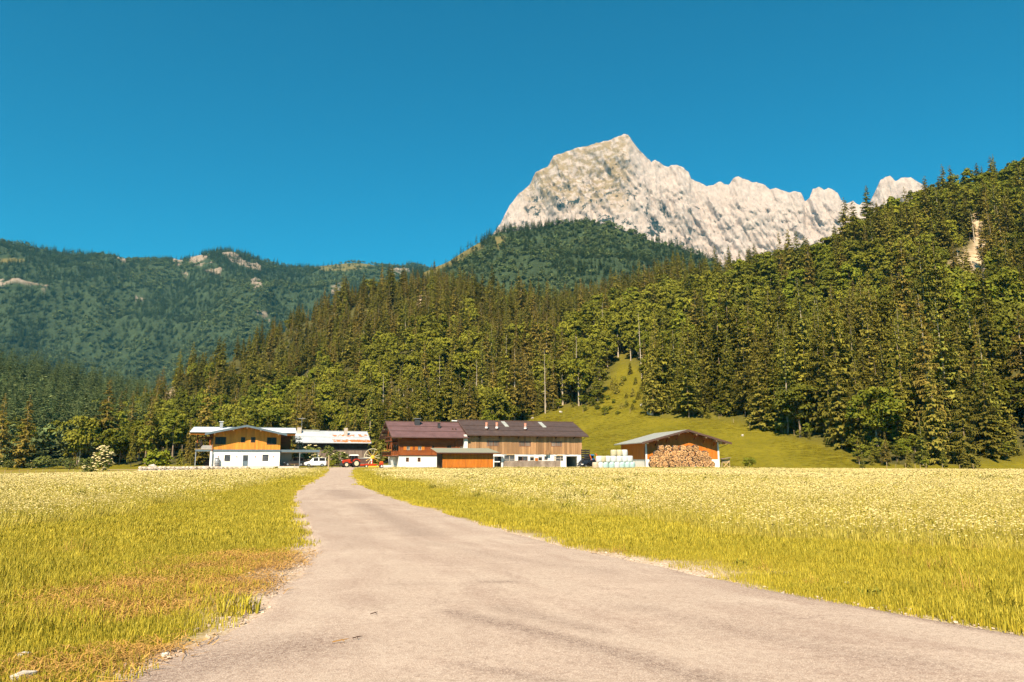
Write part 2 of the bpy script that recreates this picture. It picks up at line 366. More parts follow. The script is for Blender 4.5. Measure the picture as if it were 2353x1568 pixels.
me = np_mesh('ground', np.stack([GX.ravel(), GY.ravel(), GZ.ravel()], 1), [grid_faces(len(gx), len(gy))], [GM], attrs={'mask': gcol}, smooth=True)
ground = tag(link('ground', me), kind='structure')

# ------------------------------------------------------------ road
def road_mat():
    m = bpy.data.materials.new('asphalt'); m.use_nodes = True; n = m.node_tree.nodes; l = m.node_tree.links
    b = n['Principled BSDF']; b.inputs['Roughness'].default_value = 0.85; b.inputs['Specular IOR Level'].default_value = 0.2
    tc = n.new('ShaderNodeTexCoord'); uvm = n.new('ShaderNodeAttribute'); uvm.attribute_name = 'lane'
    def nz(s, d=5, vec=None, r=.6):
        k = n.new('ShaderNodeTexNoise'); k.inputs['Scale'].default_value = s; k.inputs['Detail'].default_value = d; k.inputs['Roughness'].default_value = r; l.new(vec or tc.outputs['Object'], k.inputs['Vector']); return k.outputs['Fac']
    def rng_(f, a, b_, o0=0., o1=1.):
        k = n.new('ShaderNodeMapRange'); k.inputs[1].default_value = a; k.inputs[2].default_value = b_; k.inputs[3].default_value = o0; k.inputs[4].default_value = o1; l.new(f, k.inputs[0]); return k.outputs[0]
    def mix(f, a, b_, bt='MIX'):
        k = n.new('ShaderNodeMix'); k.data_type = 'RGBA'; k.blend_type = bt
        for s_, v in ((0, f), (6, a), (7, b_)):
            if isinstance(v, tuple): k.inputs[s_].default_value = (*v, 1)
            elif isinstance(v, float): k.inputs[s_].default_value = v
            else: l.new(v, k.inputs[s_])
        return k.outputs[2]
    mp = n.new('ShaderNodeMapping'); mp.inputs['Scale'].default_value = (9, .35, 1); l.new(uvm.outputs['Vector'], mp.inputs[0])
    c = mix(rng_(nz(.55, 6), .35, .68), (.44, .345, .275), (.325, .235, .185))
    c = mix(rng_(nz(1.0, 6, mp.outputs[0]), .46, .64, 0, .7), c, (.225, .145, .112))
    mp2 = n.new('ShaderNodeMapping'); mp2.inputs['Scale'].default_value = (3, .9, 1); mp2.inputs['Location'].default_value = (4, 9, 0); l.new(uvm.outputs['Vector'], mp2.inputs[0])
    c = mix(rng_(nz(1.7, 8, mp2.outputs[0], .7), .52, .70, 0, .6), c, (.60, .465, .375))
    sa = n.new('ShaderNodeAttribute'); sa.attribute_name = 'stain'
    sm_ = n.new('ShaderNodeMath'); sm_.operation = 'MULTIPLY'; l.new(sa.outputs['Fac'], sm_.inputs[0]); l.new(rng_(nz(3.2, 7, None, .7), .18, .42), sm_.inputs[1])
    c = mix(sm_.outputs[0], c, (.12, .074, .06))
    vc = n.new('ShaderNodeTexVoronoi'); vc.feature = 'DISTANCE_TO_EDGE'; vc.inputs['Scale'].default_value = .33; mw = n.new('ShaderNodeVectorMath'); mw.operation = 'ADD'
    wn = n.new('ShaderNodeTexNoise'); wn.inputs['Scale'].default_value = 1.3; wn.inputs['Detail'].default_value = 5; l.new(tc.outputs['Object'], wn.inputs['Vector']); l.new(wn.outputs['Color'], mw.inputs[0]); l.new(tc.outputs['Object'], mw.inputs[1]); l.new(mw.outputs[0], vc.inputs['Vector'])
    ck = n.new('ShaderNodeMath'); ck.operation = 'MULTIPLY'; l.new(rng_(vc.outputs['Distance'], .0, .006, .8, 0.), ck.inputs[0]); l.new(rng_(nz(.4, 3), .5, .6), ck.inputs[1])
    c = mix(ck.outputs[0], c, (.13, .085, .07))
    c = mix(rng_(nz(60, 3), .30, .70, 0, .85), c, mix(rng_(nz(85, 2), .42, .6), (.21, .14, .105), (.62, .47, .37)))
    c = mix(rng_(nz(17, 4, None, .75), .42, .60, 0, .28), c, (.60, .48, .39)); c = mix(rng_(nz(21, 4, None, .75), .54, .68, 0, .5), c, (.19, .13, .10))
    v = n.new('ShaderNodeTexVoronoi'); v.inputs['Scale'].default_value = 34; l.new(tc.outputs['Object'], v.inputs['Vector'])
    c = mix(rng_(v.outputs['Distance'], .10, .20, .65, 0.), c, (.74, .60, .50))
    l.new(c, b.inputs['Base Color'])
    bp = n.new('ShaderNodeBump'); bp.inputs['Strength'].default_value = .55; bp.inputs['Distance'].default_value = .012; l.new(nz(70, 4), bp.inputs['Height']); l.new(bp.outputs[0], b.inputs['Normal'])
    return m
ry = np.concatenate([np.linspace(-12, 3, 16), np.arange(3.2, 40, .16), np.arange(40, 172, 1.0)])
us = np.concatenate([[0, .008, .02, .04], np.linspace(.06, .94, 56), [.955, .97, .985, .993, 1]])
xl, xr = lwob(ry), rwob(ry)
RXX = xl[:, None] + (xr - xl)[:, None] * us[None, :]; RYY = np.repeat(ry[:, None], len(us), 1)
prof = 0.035 * (1 - (2 * us - 1) ** 4) + 0.012
RZZ = gz(RXX, RYY) + prof[None, :] + 0.006 * fbm(xyz(RXX * .6, RYY * .6), 3, 9).reshape(RXX.shape)
RZZ[:, 0] -= .05; RZZ[:, -1] -= .05
lane = np.stack([us[None, :] + 0 * RXX, RYY, 0 * RXX, 0 * RXX + 1], -1).reshape(-1, 4)
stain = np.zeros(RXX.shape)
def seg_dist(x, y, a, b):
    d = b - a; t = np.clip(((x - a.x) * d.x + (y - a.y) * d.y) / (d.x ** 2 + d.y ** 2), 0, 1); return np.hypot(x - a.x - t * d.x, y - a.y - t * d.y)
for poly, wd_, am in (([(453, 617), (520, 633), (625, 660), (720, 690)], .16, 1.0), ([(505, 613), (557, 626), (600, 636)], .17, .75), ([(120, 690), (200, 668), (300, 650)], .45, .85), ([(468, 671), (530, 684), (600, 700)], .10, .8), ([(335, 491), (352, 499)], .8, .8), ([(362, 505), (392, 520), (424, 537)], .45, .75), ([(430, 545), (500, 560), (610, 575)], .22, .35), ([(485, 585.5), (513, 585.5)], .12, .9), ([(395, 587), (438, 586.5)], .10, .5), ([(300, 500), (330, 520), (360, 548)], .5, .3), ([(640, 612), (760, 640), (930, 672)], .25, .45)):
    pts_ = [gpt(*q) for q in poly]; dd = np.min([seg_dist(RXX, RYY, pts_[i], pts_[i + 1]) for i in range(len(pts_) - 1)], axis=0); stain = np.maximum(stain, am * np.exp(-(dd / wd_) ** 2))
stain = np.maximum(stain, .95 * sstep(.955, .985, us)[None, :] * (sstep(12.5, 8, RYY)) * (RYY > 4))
f = grid_faces(len(ry), len(us))[:, ::-1]
road = tag(link('road', np_mesh('road', np.stack([RXX.ravel(), RYY.ravel(), RZZ.ravel()], 1), [f], [road_mat()], attrs={'lane': lane, 'stain': stain.ravel()}, smooth=True)), kind='structure')

# ------------------------------------------------------------ hills and mountains
def prof_az(pts, lift=0.0):                    # skyline read from the photograph -> azimuth, tan(elevation)
    a, t = [], []
    for x, y in pts:
        d = ray(x, y + lift); h = math.hypot(d.x, 1.0); a.append(math.atan2(d.x, 1.0)); t.append(d.z / h)
    o = np.argsort(a); a = np.array(a)[o]; t = np.array(t)[o]
    return lambda az: np.interp(az, a, t)
def sm(fn, wdt=0.01):
    k = np.linspace(-wdt, wdt, 7)
    return lambda az: sum(fn(az + q) for q in k) / 7
def dpts(l): return [(x * D, y * D) for x, y in l]
near_sky = sm(prof_az(dpts([(-900, 1040), (-50, 1040), (60, 1035), (140, 1015), (220, 985), (330, 918), (430, 858), (500, 828), (600, 795), (700, 762), (760, 738), (870, 700), (1000, 662), (1060, 680), (1150, 700), (1280, 725), (1400, 690), (1480, 668), (1560, 652), (1660, 650), (1750, 632), (1900, 610), (1960, 568), (2000, 535), (2100, 495), (2150, 478), (2250, 450), (2353, 425), (2500, 400), (2900, 380), (3600, 420)])))
def AZ(xd): return math.atan2(ray(xd * D, 400).x, 1)
_ra = [(-900, 300), (60, 300), (220, 330), (430, 420), (700, 520), (1000, 640), (1150, 640), (1300, 600), (1480, 520), (1660, 470), (1900, 450), (2150, 430), (2353, 430), (3600, 430)]
near_R = lambda az: np.interp(az, [AZ(a) for a, _ in _ra], [b for _, b in _ra])
_rf = [(-900, 232), (60, 228), (220, 226), (430, 214), (700, 212), (900, 204), (1150, 184), (1250, 172), (1450, 168), (1800, 166), (2000, 172), (2200, 179), (2353, 187), (3600, 205)]
near_F = lambda az: np.interp(az, [AZ(a) for a, _ in _rf], [b for _, b in _rf])
def near_z(x, y):
    x = np.asarray(x, float); y = np.asarray(y, float)
    az = np.arctan2(x, y); r = np.hypot(x, y)
    Rf, Rr = near_F(az), near_R(az); Zr = CAM.z + Rr * near_sky(az) + 1.0
    t = (r - Rf) / (Rr - Rf); tc_ = np.clip(t, 0, 1)
    z = gz(x, y) * (1 - tc_) + Zr * (0.80 * tc_ ** 1.2 + 0.20 * np.sin(tc_ * math.pi / 2) ** 1.5)
    z = np.where(t > 1, Zr - (r - Rr) * (0.25 + 0.3 * np.clip((t - 1) * 2, 0, 1)), z)
    p = xyz(x, y).reshape(-1, 3)
    n = fbm(p * .012, 4, 21).reshape(z.shape); z = z + (n * 7 + 13 * ridged(p * .0075, 2, 25).reshape(z.shape) - 5) * sstep(.12, .35, t) * (1 - .6 * sstep(.7, 1, t)) + 0.5 * fbm(p * .09, 2, 31).reshape(z.shape) * sstep(0, .08, t)
    return np.where(t < 0, gz(x, y) - 0.35 + t * 3, z)
def in_poly(px, py, poly):
    r = np.zeros(np.shape(px), bool); n = len(poly)
    for i in range(n):
        x0, y0 = poly[i]; x1, y1 = poly[(i + 1) % n]
        c = ((y0 > py) != (y1 > py)) & (px < (x1 - x0) * (py - y0) / ((y1 - y0) + 1e-9) + x0)
        r ^= c
    return r
PASTURE = dpts([(1130, 1090), (1150, 1000), (1215, 962), (1290, 938), (1372, 932), (1396, 880), (1425, 825), (1475, 845), (1480, 935), (1500, 958), (1650, 963), (1750, 985), (1850, 1013), (1960, 1045), (1985, 1100)])
PASTURE2 = dpts([(2225, 1066), (2270, 1058), (2330, 1058), (2420, 1045), (2420, 1100), (2225, 1100)])
SCAR = dpts([(2222, 480), (2262, 500), (2280, 590), (2272, 640), (2300, 730), (2335, 790), (2310, 790), (2270, 700), (2245, 650), (2190, 650), (2170, 620), (2240, 560)])
SMALLCLR = [dpts(p) for p in ([(950, 680), (990, 680), (1000, 705), (955, 712)], [(1028, 685), (1050, 680), (1050, 712), (1030, 712)], [(330, 905), (400, 898), (410, 930), (340, 935)], [(2060, 640), (2080, 650), (2090, 720), (2060, 715)])]
def hill_masks(x, y, z):
    px, py = proj(x, y, z)
    pa = in_poly(px, py, PASTURE) | in_poly(px, py, PASTURE2)
    sca = in_poly(px, py, SCAR) | np.any([in_poly(px, py, q) for q in SMALLCLR], axis=0)
    return pa, sca
def attr_mat(name, floor, grass, grass2, rock, rock2, ns=1.0):
    """ground colours by what grows there: R pasture, G bare rock"""
    m = bpy.data.materials.new(name); m.use_nodes = True; n = m.node_tree.nodes; l = m.node_tree.links
    b = n['Principled BSDF']; b.inputs['Roughness'].default_value = 0.9; b.inputs['Specular IOR Level'].default_value = 0.1
    tc = n.new('ShaderNodeTexCoord'); a = n.new('ShaderNodeAttribute'); a.attribute_name = 'mask'; sep = n.new('ShaderNodeSeparateColor'); l.new(a.outputs['Color'], sep.inputs[0])
    def nz(s, d=5):
        k = n.new('ShaderNodeTexNoise'); k.inputs['Scale'].default_value = s * ns; k.inputs['Detail'].default_value = d; l.new(tc.outputs['Object'], k.inputs['Vector']); r = n.new('ShaderNodeMapRange'); r.inputs[1].default_value = .36; r.inputs[2].default_value = .64; l.new(k.outputs['Fac'], r.inputs[0]); return r.outputs[0]
    def mix(f, a_, b_):
        k = n.new('ShaderNodeMix'); k.data_type = 'RGBA'
        for s_, v in ((0, f), (6, a_), (7, b_)):
            if isinstance(v, tuple): k.inputs[s_].default_value = (*v, 1)
            else: l.new(v, k.inputs[s_])
        return k.outputs[2]
    c = mix(nz(.3), floor, tuple(q * 1.6 for q in floor))
    g = mix(nz(.09, 6), grass, grass2); g = mix(nz(1.6, 3), g, mix(nz(.5), grass2, grass))
    c = mix(sep.outputs[0], c, g); c = mix(sep.outputs[1], c, mix(nz(.5, 6), rock, rock2))
    l.new(c, b.inputs['Base Color'])
    bp = n.new('ShaderNodeBump'); bp.inputs['Strength'].default_value = .6; bp.inputs['Distance'].default_value = .25 / ns; l.new(nz(.8, 6), bp.inputs['Height']); l.new(bp.outputs[0], b.inputs['Normal'])
    return m
azs = np.linspace(R(-62), R(62), 520); rs = np.concatenate([np.arange(150, 260, 2.0), np.arange(260, 700, 5.5), np.arange(700, 1000, 30)])
A, RR = np.meshgrid(azs, rs, indexing='ij'); HX, HY = RR * np.sin(A), RR * np.cos(A); HZ_ = near_z(HX, HY)
pa, sca = hill_masks(HX, HY, HZ_)
hm = np.stack([pa.astype(float), sca.astype(float), 0 * HX, 0 * HX + 1], -1)
for _ in range(2):
    hm[1:-1, 1:-1] = .4 * hm[1:-1, 1:-1] + .15 * (hm[:-2, 1:-1] + hm[2:, 1:-1] + hm[1:-1, :-2] + hm[1:-1, 2:])
for _ in range(3): hm[1:-1, 1:-1, 0] = np.maximum(hm[1:-1, 1:-1, 0], .8 * np.maximum(np.maximum(hm[:-2, 1:-1, 0], hm[2:, 1:-1, 0]), np.maximum(hm[1:-1, :-2, 0], hm[1:-1, 2:, 0])))
hm[..., 0] = np.maximum(hm[..., 0], (HZ_ - gz(HX, HY) < 1.2))
HM = attr_mat('hill_ground', (.055, .050, .015), (.128, .110, .007), (.185, .150, .011), (.52, .40, .27), (.40, .27, .16))
tag(link('forest_hill', np_mesh('forest_hill', np.stack([HX.ravel(), HY.ravel(), HZ_.ravel()], 1), [grid_faces(len(azs), len(rs))[:, ::-1]], [HM], attrs={'mask': hm.reshape(-1, 4)}, smooth=True)), kind='structure')

def layer_fn(sky_fn, r0, rr, z0=-6, bumps=20, bf=.004, seed=1, pw=1.1):
    def fz(x, y):
        x = np.asarray(x, float); y = np.asarray(y, float); az = np.arctan2(x, y); r = np.hypot(x, y)
        Rr = rr(az) if callable(rr) else rr; Zr = CAM.z + Rr * sky_fn(az); t = (r - r0) / (Rr - r0); tc_ = np.clip(t, 0, 1)
        z = z0 + (Zr - z0) * tc_ ** pw
        z = np.where(t > 1, Zr - (r - Rr) * .35, z)
        p = xyz(x, y).reshape(-1, 3)
        return z + bumps * (ridged(p * bf, 4, seed).reshape(z.shape) - .75) * np.sin(np.clip(tc_, 0, 1) * math.pi) ** .8
    return fz
def layer_mesh(name, fz, a0, a1, na, r0, r1, nr, m, maskfn=None, disp=0):
    azs = np.linspace(R(a0), R(a1), na); rs = np.linspace(r0, r1, nr)
    A, RR = np.meshgrid(azs, rs, indexing='ij'); X, Y = RR * np.sin(A), RR * np.cos(A); Z = fz(X, Y)
    px, py = proj(X, Y, Z); mk = np.zeros(X.shape + (4,))
    if maskfn:
        g, k = maskfn(px, py); nn = fbm(np.stack([X.ravel() * .03, Y.ravel() * .012, Z.ravel() * .07], 1), 4, 71).reshape(X.shape)
        mk[..., 0] = g; mk[..., 1] = k * sstep(-.25, .12, nn)
    if disp:
        Z = Z + disp * mk[..., 1] * ridged(np.stack([X.ravel() * .02, Y.ravel() * .02, Z.ravel() * .03], 1), 4, 77).reshape(X.shape)
    return tag(link(name, np_mesh(name, np.stack([X.ravel(), Y.ravel(), Z.ravel()], 1), [grid_faces(na, nr)[:, ::-1]], [m], attrs={'mask': mk.reshape(-1, 4)}, smooth=True)), kind='structure')
# knoll under the rock mountain
knoll_sky = sm(prof_az(dpts([(500, 900), (800, 720), (940, 640), (1000, 612), (1030, 600), (1060, 580), (1100, 556), (1150, 530), (1200, 528), (1250, 518), (1310, 510), (1360, 512), (1400, 516), (1450, 533), (1500, 553), (1560, 568), (1620, 588), (1650, 604), (1700, 635), (1800, 690), (2000, 760), (2600, 900)])), .004)
knoll_z = layer_fn(knoll_sky, 650, 1150, bumps=24, bf=.0055, seed=41)
KN_CLR = [dpts(p) for p in ([(965, 630), (1000, 605), (1050, 580), (1100, 558), (1115, 570), (1060, 600), (1010, 620), (985, 640)], [(1135, 545), (1165, 540), (1160, 560), (1140, 572)])]
knoll_mask = lambda px, py: (np.any([in_poly(px, py, q) for q in KN_CLR], axis=0).astype(float), 0 * px)
FM = attr_mat('far_slope', (.028, .040, .018), (.115, .10, .03), (.15, .12, .045), (.30, .235, .18), (.19, .14, .10), ns=.25)
layer_mesh('wooded_knoll', knoll_z, -22, 30, 300, 640, 1500, 90, FM, knoll_mask)
# low wooded rise on the left, in front of the far ridge
rise_sky = sm(prof_az(dpts([(-1200, 820), (-300, 850), (0, 868), (120, 880), (230, 905), (330, 935), (420, 970), (600, 1020), (900, 1060)])), .01)
rise_z = layer_fn(rise_sky, 250, 620, z0=-3, bumps=5, bf=.01, seed=51)
layer_mesh('wooded_rise', rise_z, -62, -8, 200, 245, 900, 60, FM)
# far ridge
far_sky = sm(prof_az(dpts([(-1200, 560), (-300, 545), (0, 556), (50, 559), (110, 574), (180, 583), (240, 586), (290, 602), (340, 598), (380, 597), (420, 600), (445, 590), (470, 582), (520, 573), (560, 582), (600, 597), (650, 610), (700, 616), (760, 608), (820, 602), (870, 610), (920, 614), (950, 607), (1000, 622), (1100, 650), (1300, 720)])), .003)
far_z = layer_fn(far_sky, 1150, 2500, bumps=70, bf=.0019, seed=61, pw=1.0)
CLIFFS = [dpts(p) for p in ([(-10, 640), (60, 645), (112, 655), (105, 668), (40, 664), (-10, 662)], [(432, 600), (445, 585), (478, 592), (510, 618), (505, 632), (455, 620)], [(510, 582), (540, 580), (562, 600), (600, 612), (598, 625), (560, 612), (525, 600)], [(575, 645), (600, 640), (604, 662), (582, 668)], [(310, 672), (335, 668), (332, 690), (312, 695)], [(588, 715), (610, 715), (628, 740), (602, 736)], [(760, 655), (790, 650), (780, 675), (762, 680)], [(395, 597), (420, 600), (420, 612), (398, 608)], [(268, 592), (290, 600), (285, 606), (270, 602)], [(415, 620), (432, 628), (428, 642), (416, 636)], [(895, 620), (940, 614), (940, 630), (900, 632)])]
MEADOWS = [dpts(p) for p in ([(700, 612), (760, 604), (850, 606), (870, 614), (800, 622), (740, 622)], [(-10, 594), (60, 594), (50, 604), (-10, 604)])]
far_mask = lambda px, py: (np.any([in_poly(px, py, q) for q in MEADOWS], axis=0).astype(float), np.any([in_poly(px, py, q) for q in CLIFFS], axis=0).astype(float))
layer_mesh('far_ridge', far_z, -60, 10, 900, 1140, 3000, 240, FM, far_mask, disp=5)

# rock mountain
rk1 = [(550, 705), (580, 640), (620, 570), (680, 500), (760, 430), (800, 345), (890, 305), (930, 225), (1050, 185), (1150, 160), (1240, 135), (1320, 118), (1390, 90), (1435, 62), (1470, 75), (1500, 120), (1560, 190), (1610, 240), (1640, 275), (1665, 253), (1700, 275), (1730, 300), (1790, 295), (1825, 290), (1870, 305), (1910, 340), (1925, 380), (1980, 410), (2040, 445), (2080, 435), (2130, 412), (2170, 430), (2200, 430), (2230, 390), (2270, 378)]
rk2 = [(385, 205), (425, 183), (460, 200), (510, 208), (570, 222), (610, 240), (640, 275), (680, 253), (740, 275), (770, 285), (800, 278), (850, 285), (865, 315), (875, 345), (905, 325), (930, 270), (970, 250), (1005, 272), (1035, 250), (1065, 270), (1100, 300), (1120, 340), (1155, 368), (1200, 348), (1245, 375), (1280, 352), (1305, 358), (1340, 290), (1385, 210), (1450, 173), (1485, 208), (1530, 187), (1590, 185), (1625, 210), (1690, 250), (1800, 300), (2353, 420), (2900, 500)]
rp = [((1700 + x * .5525) / 4, (500 + y * .5525) / 4) for x, y in rk1] + [((2700 + x * .5933) / 4, (600 + y * .5933) / 4) for x, y in rk2]
rp = [(440, 290), (470, 262), (490, 238)] + rp
rp.sort()
rock_sky = prof_az(rp)
na, nr = 860, 190
azs = np.linspace(math.atan2(ray(440, 240).x, 1), math.atan2(ray(1140, 240).x, 1), na)
vv = np.linspace(0, 1, nr)
Am, Vm = np.meshgrid(azs, vv, indexing='ij')
tE = rock_sky(azs)
tEs = sm(rock_sky, .012)(azs)
RB, RT = 2500.0, 3200.0
Zt = CAM.z + RT * tE
base = 90.0
zz = base + (Zt[:, None] - base) * Vm ** 1.05
rr_ = RB + (RT - RB) * Vm ** 0.8
# buttresses and gullies: the face is pushed to and fro, least at the crest so that the skyline keeps its shape
u = Am * RT
peak = math.atan2(ray(623, 200).x, 1)
rib = np.abs(Am - peak) * RT
q1 = np.stack([(u * .0056 + zz * .003).ravel(), (zz * .0016).ravel(), np.zeros(u.size)], 1)
q2 = np.stack([(u * .019 + zz * .012).ravel(), (zz * .008).ravel(), np.zeros(u.size) + 3], 1)
q3 = np.stack([(u * .047).ravel(), (zz * .06).ravel(), (rr_ * .04).ravel()], 1)
q4 = np.stack([(u * .036 + zz * .014).ravel(), (zz * .005).ravel(), np.zeros(u.size) + 9], 1)
edge = 1 - .45 * sstep(.9, 1, Vm)
dsp = (-40 * ridged(q1, 3, 101) - 13 * fbm(q2, 5, 111, .65) - 7 * fbm(q3, 4, 121, .6) + 8 * ridged(q4, 3, 151) * np.clip(.55 + .9 * fbm(q1 * .8, 3, 161), 0, 1.4)).reshape(u.shape) * edge
butt = -200 * np.exp(-(rib / 250) ** 2) * (1 - .75 * Vm)                      # a ridge runs from the summit towards the valley
rr2 = rr_ + dsp + butt + 110
zr = zz + 8 * fbm(q3, 3, 131).reshape(u.shape) * sstep(1, .9, Vm) + (Vm > .96) * 4 * ridged(np.stack([u.ravel() * .02, zz.ravel() * 0, u.ravel() * 0], 1), 3, 141).reshape(u.shape)
zr = zr * np.where(Vm > .0, (rr2 * 0 + 1), 1)
# keep the crest where the photograph puts it
zr = np.where(Vm > .9, CAM.z + (zr - CAM.z) * (1 + (rr2 / RT - 1) * sstep(.9, 1, Vm)), zr)
RXm, RYm = rr2 * np.sin(Am), rr2 * np.cos(Am)
back_r = rr2[:, -1:] + np.array([[90., 370., 900.]]); back_z = zr[:, -1:] - np.array([[45., 240., 800.]])
RXm = np.concatenate([RXm, back_r * np.sin(azs)[:, None]], 1); RYm = np.concatenate([RYm, back_r * np.cos(azs)[:, None]], 1); RZm = np.concatenate([zr, back_z], 1)
px, py = proj(RXm, RYm, RZm)
scrub = sstep(470, 540, px) * (1 - sstep(680, 740, px)) * sstep(170, 200, py) * np.where(px < 640, 1, sstep(0, 25, py - (170 + (px - 640) * .9)))
turf = sstep(500, 540, px) * (1 - sstep(618, 640, px)) * sstep(222, 190, py)
mk = np.stack([scrub, turf, 0 * scrub, 0 * scrub + 1], -1)
def rock_mat():
    m = bpy.data.materials.new('limestone'); m.use_nodes = True; n = m.node_tree.nodes; l = m.node_tree.links
    b = n['Principled BSDF']; b.inputs['Roughness'].default_value = 0.95; b.inputs['Specular IOR Level'].default_value = 0.05
    tc = n.new('ShaderNodeTexCoord'); a = n.new('ShaderNodeAttribute'); a.attribute_name = 'mask'; sep = n.new('ShaderNodeSeparateColor'); l.new(a.outputs['Color'], sep.inputs[0])
    def nz(s, d, st=(1, 1, 1), r=.6, rot=0):
        mp = n.new('ShaderNodeMapping'); mp.inputs['Scale'].default_value = st; mp.inputs['Rotation'].default_value = (0, rot, 0); l.new(tc.outputs['Object'], mp.inputs[0])
        k = n.new('ShaderNodeTexNoise'); k.inputs['Scale'].default_value = s; k.inputs['Detail'].default_value = d; k.inputs['Roughness'].default_value = r; l.new(mp.outputs[0], k.inputs['Vector']); return k.outputs['Fac']
    def rg(f, lo, hi, o0=0., o1=1.):
        k = n.new('ShaderNodeMapRange'); k.inputs[1].default_value = lo; k.inputs[2].default_value = hi; k.inputs[3].default_value = o0; k.inputs[4].default_value = o1; l.new(f, k.inputs[0]); return k.outputs[0]
    def mul(x, y):
        k = n.new('ShaderNodeMath'); k.operation = 'MULTIPLY'; l.new(x, k.inputs[0]); l.new(y, k.inputs[1]); return k.outputs[0]
    def mix(f, a_, b_):
        k = n.new('ShaderNodeMix'); k.data_type = 'RGBA'
        for s_, v in ((0, f), (6, a_), (7, b_)):
            if isinstance(v, tuple): k.inputs[s_].default_value = (*v, 1)
            else: l.new(v, k.inputs[s_])
        return k.outputs[2]
    fine = nz(.06, 7, (1, 1, .55), .65, .5)
    c = mix(rg(fine, .38, .66), (.465, .378, .328), (.325, .255, .217))
    c = mix(rg(nz(.011, 5), .45, .7, 0, .6), c, (.40, .305, .255))
    tf = rg(nz(.027, 7, (1, 1, 1.6), .7, .5), .43, .54); c = mix(mul(sep.outputs[1], tf), c, (.26, .185, .10))
    sc_ = rg(nz(.013, 9, (1, 1, .9), .74, .6), .545, .57); c = mix(mul(sep.outputs[0], sc_), c, (.030, .034, .026))
    l.new(c, b.inputs['Base Color'])
    bp = n.new('ShaderNodeBump'); bp.inputs['Strength'].default_value = .8; bp.inputs['Distance'].default_value = 9; l.new(nz(.075, 9, (1, 1, .6), .68, .5), bp.inputs['Height']); l.new(bp.outputs[0], b.inputs['Normal'])
    return m
tag(link('rock_mountain', np_mesh('rock_mountain', np.stack([RXm.ravel(), RYm.ravel(), RZm.ravel()], 1), [grid_faces(na, nr + 3)[:, ::-1]], [rock_mat()], attrs={'mask': mk.reshape(-1, 4)}, smooth=True)), kind='structure')
#@@BUILDINGS
#@@TREES
#@@GRASS
# ------------------------------------------------------------ buildings
class Frame:
    """local frame of a facade: x along it, y into the building, z up"""
    def __init__(s, O, deg): s.O = Vector(O); s.t = R(deg); s.c, s.s = math.cos(s.t), math.sin(s.t)
    def loc(s, px, py, yl=0.0):
        d = ray(px, py); c = CAM - s.O
        t = (yl - (-c.x * s.s + c.y * s.c)) / (-d.x * s.s + d.y * s.c)
        r = c + d * t
        return r.x * s.c + r.y * s.s, r.z
    def world(s, x, y, z): return s.O + Vector((x * s.c - y * s.s, x * s.s + y * s.c, z))
def rect(fr, px0, py0, px1, py1, y=0.0):
    pm, qm = (px0 + px1) / 2, (py0 + py1) / 2
    return fr.loc(px0, qm, y)[0], fr.loc(px1, qm, y)[0], fr.loc(pm, py1, y)[1], fr.loc(pm, py0, y)[1]
def wall_holes(mb, x0, x1, z0, z1, y, holes, depth, m):
    xs = sorted({x0, x1, *[min(max(h[0], x0), x1) for h in holes], *[min(max(h[1], x0), x1) for h in holes]})
    zs = sorted({z0, z1, *[min(max(h[2], z0), z1) for h in holes], *[min(max(h[3], z0), z1) for h in holes]})
    ins = lambda a, b: any(h[0] - 1e-6 < a < h[1] + 1e-6 and h[2] - 1e-6 < b < h[3] + 1e-6 for h in holes)
    for i in range(len(xs) - 1):
        for k in range(len(zs) - 1):
            if ins((xs[i] + xs[i + 1]) / 2, (zs[k] + zs[k + 1]) / 2): continue
            mb.add([(xs[i], y, zs[k]), (xs[i + 1], y, zs[k]), (xs[i + 1], y, zs[k + 1]), (xs[i], y, zs[k + 1])], [(0, 1, 2, 3)], m)
    for a, b, c, d in holes:
        e = y + depth
        mb.add([(a, y, c), (b, y, c), (b, y, d), (a, y, d), (a, e, c), (b, e, c), (b, e, d), (a, e, d)], [(0, 4, 5, 1), (1, 5, 6, 2), (2, 6, 7, 3), (3, 7, 4, 0)], m)
def boards(parent, name, x0, x1, zlo, zhi, holes, width, m, y=0.0, t=0.035, jit=0.012, side=None, gap=0.012):
    """boards side by side from x0 to x1; zlo / zhi are numbers or functions of x; cut round the holes"""
    lo = zlo if callable(zlo) else (lambda x: zlo); hi = zhi if callable(zhi) else (lambda x: zhi)
    x = x0; rng = random.Random(int(x0 * 100) + len(holes)); out = []
    while x < x1 - 0.05:
        b = min(x + width * rng.uniform(.8, 1.2), x1)
        if x1 - b < width * .3: b = x1
        cuts = sorted([(h[2], h[3]) for h in holes if h[0] < b - .02 and h[1] > x + .02])
        segs, z = [], None
        cur = (lo(x), lo(b))
        for c0, c1 in cuts:
            if c0 > max(cur) + .03: segs.append((cur, (c0, c0)))
            cur = (c1, c1)
        top = (hi(x), hi(b))
        if max(top) > max(cur) + .03: segs.append((cur, top))
        dy = rng.uniform(0, jit)
        for (a0, a1), (t0, t1) in segs:
            mb = MB(); xa, xb = x + gap / 2, b - gap / 2; ya, yb = y - t - dy, y - .002
            P = [(xa, ya, a0), (xb, ya, a1), (xb, yb, a1), (xa, yb, a0), (xa, ya, t0), (xb, ya, t1), (xb, yb, t1), (xa, yb, t0)]
            if side: P = [(q[1] if side < 0 else -q[1] + side, q[0], q[2]) for q in P]
            mb.hexa(P, m); out.append(mb.build(name, parent))
        x = b
    return out
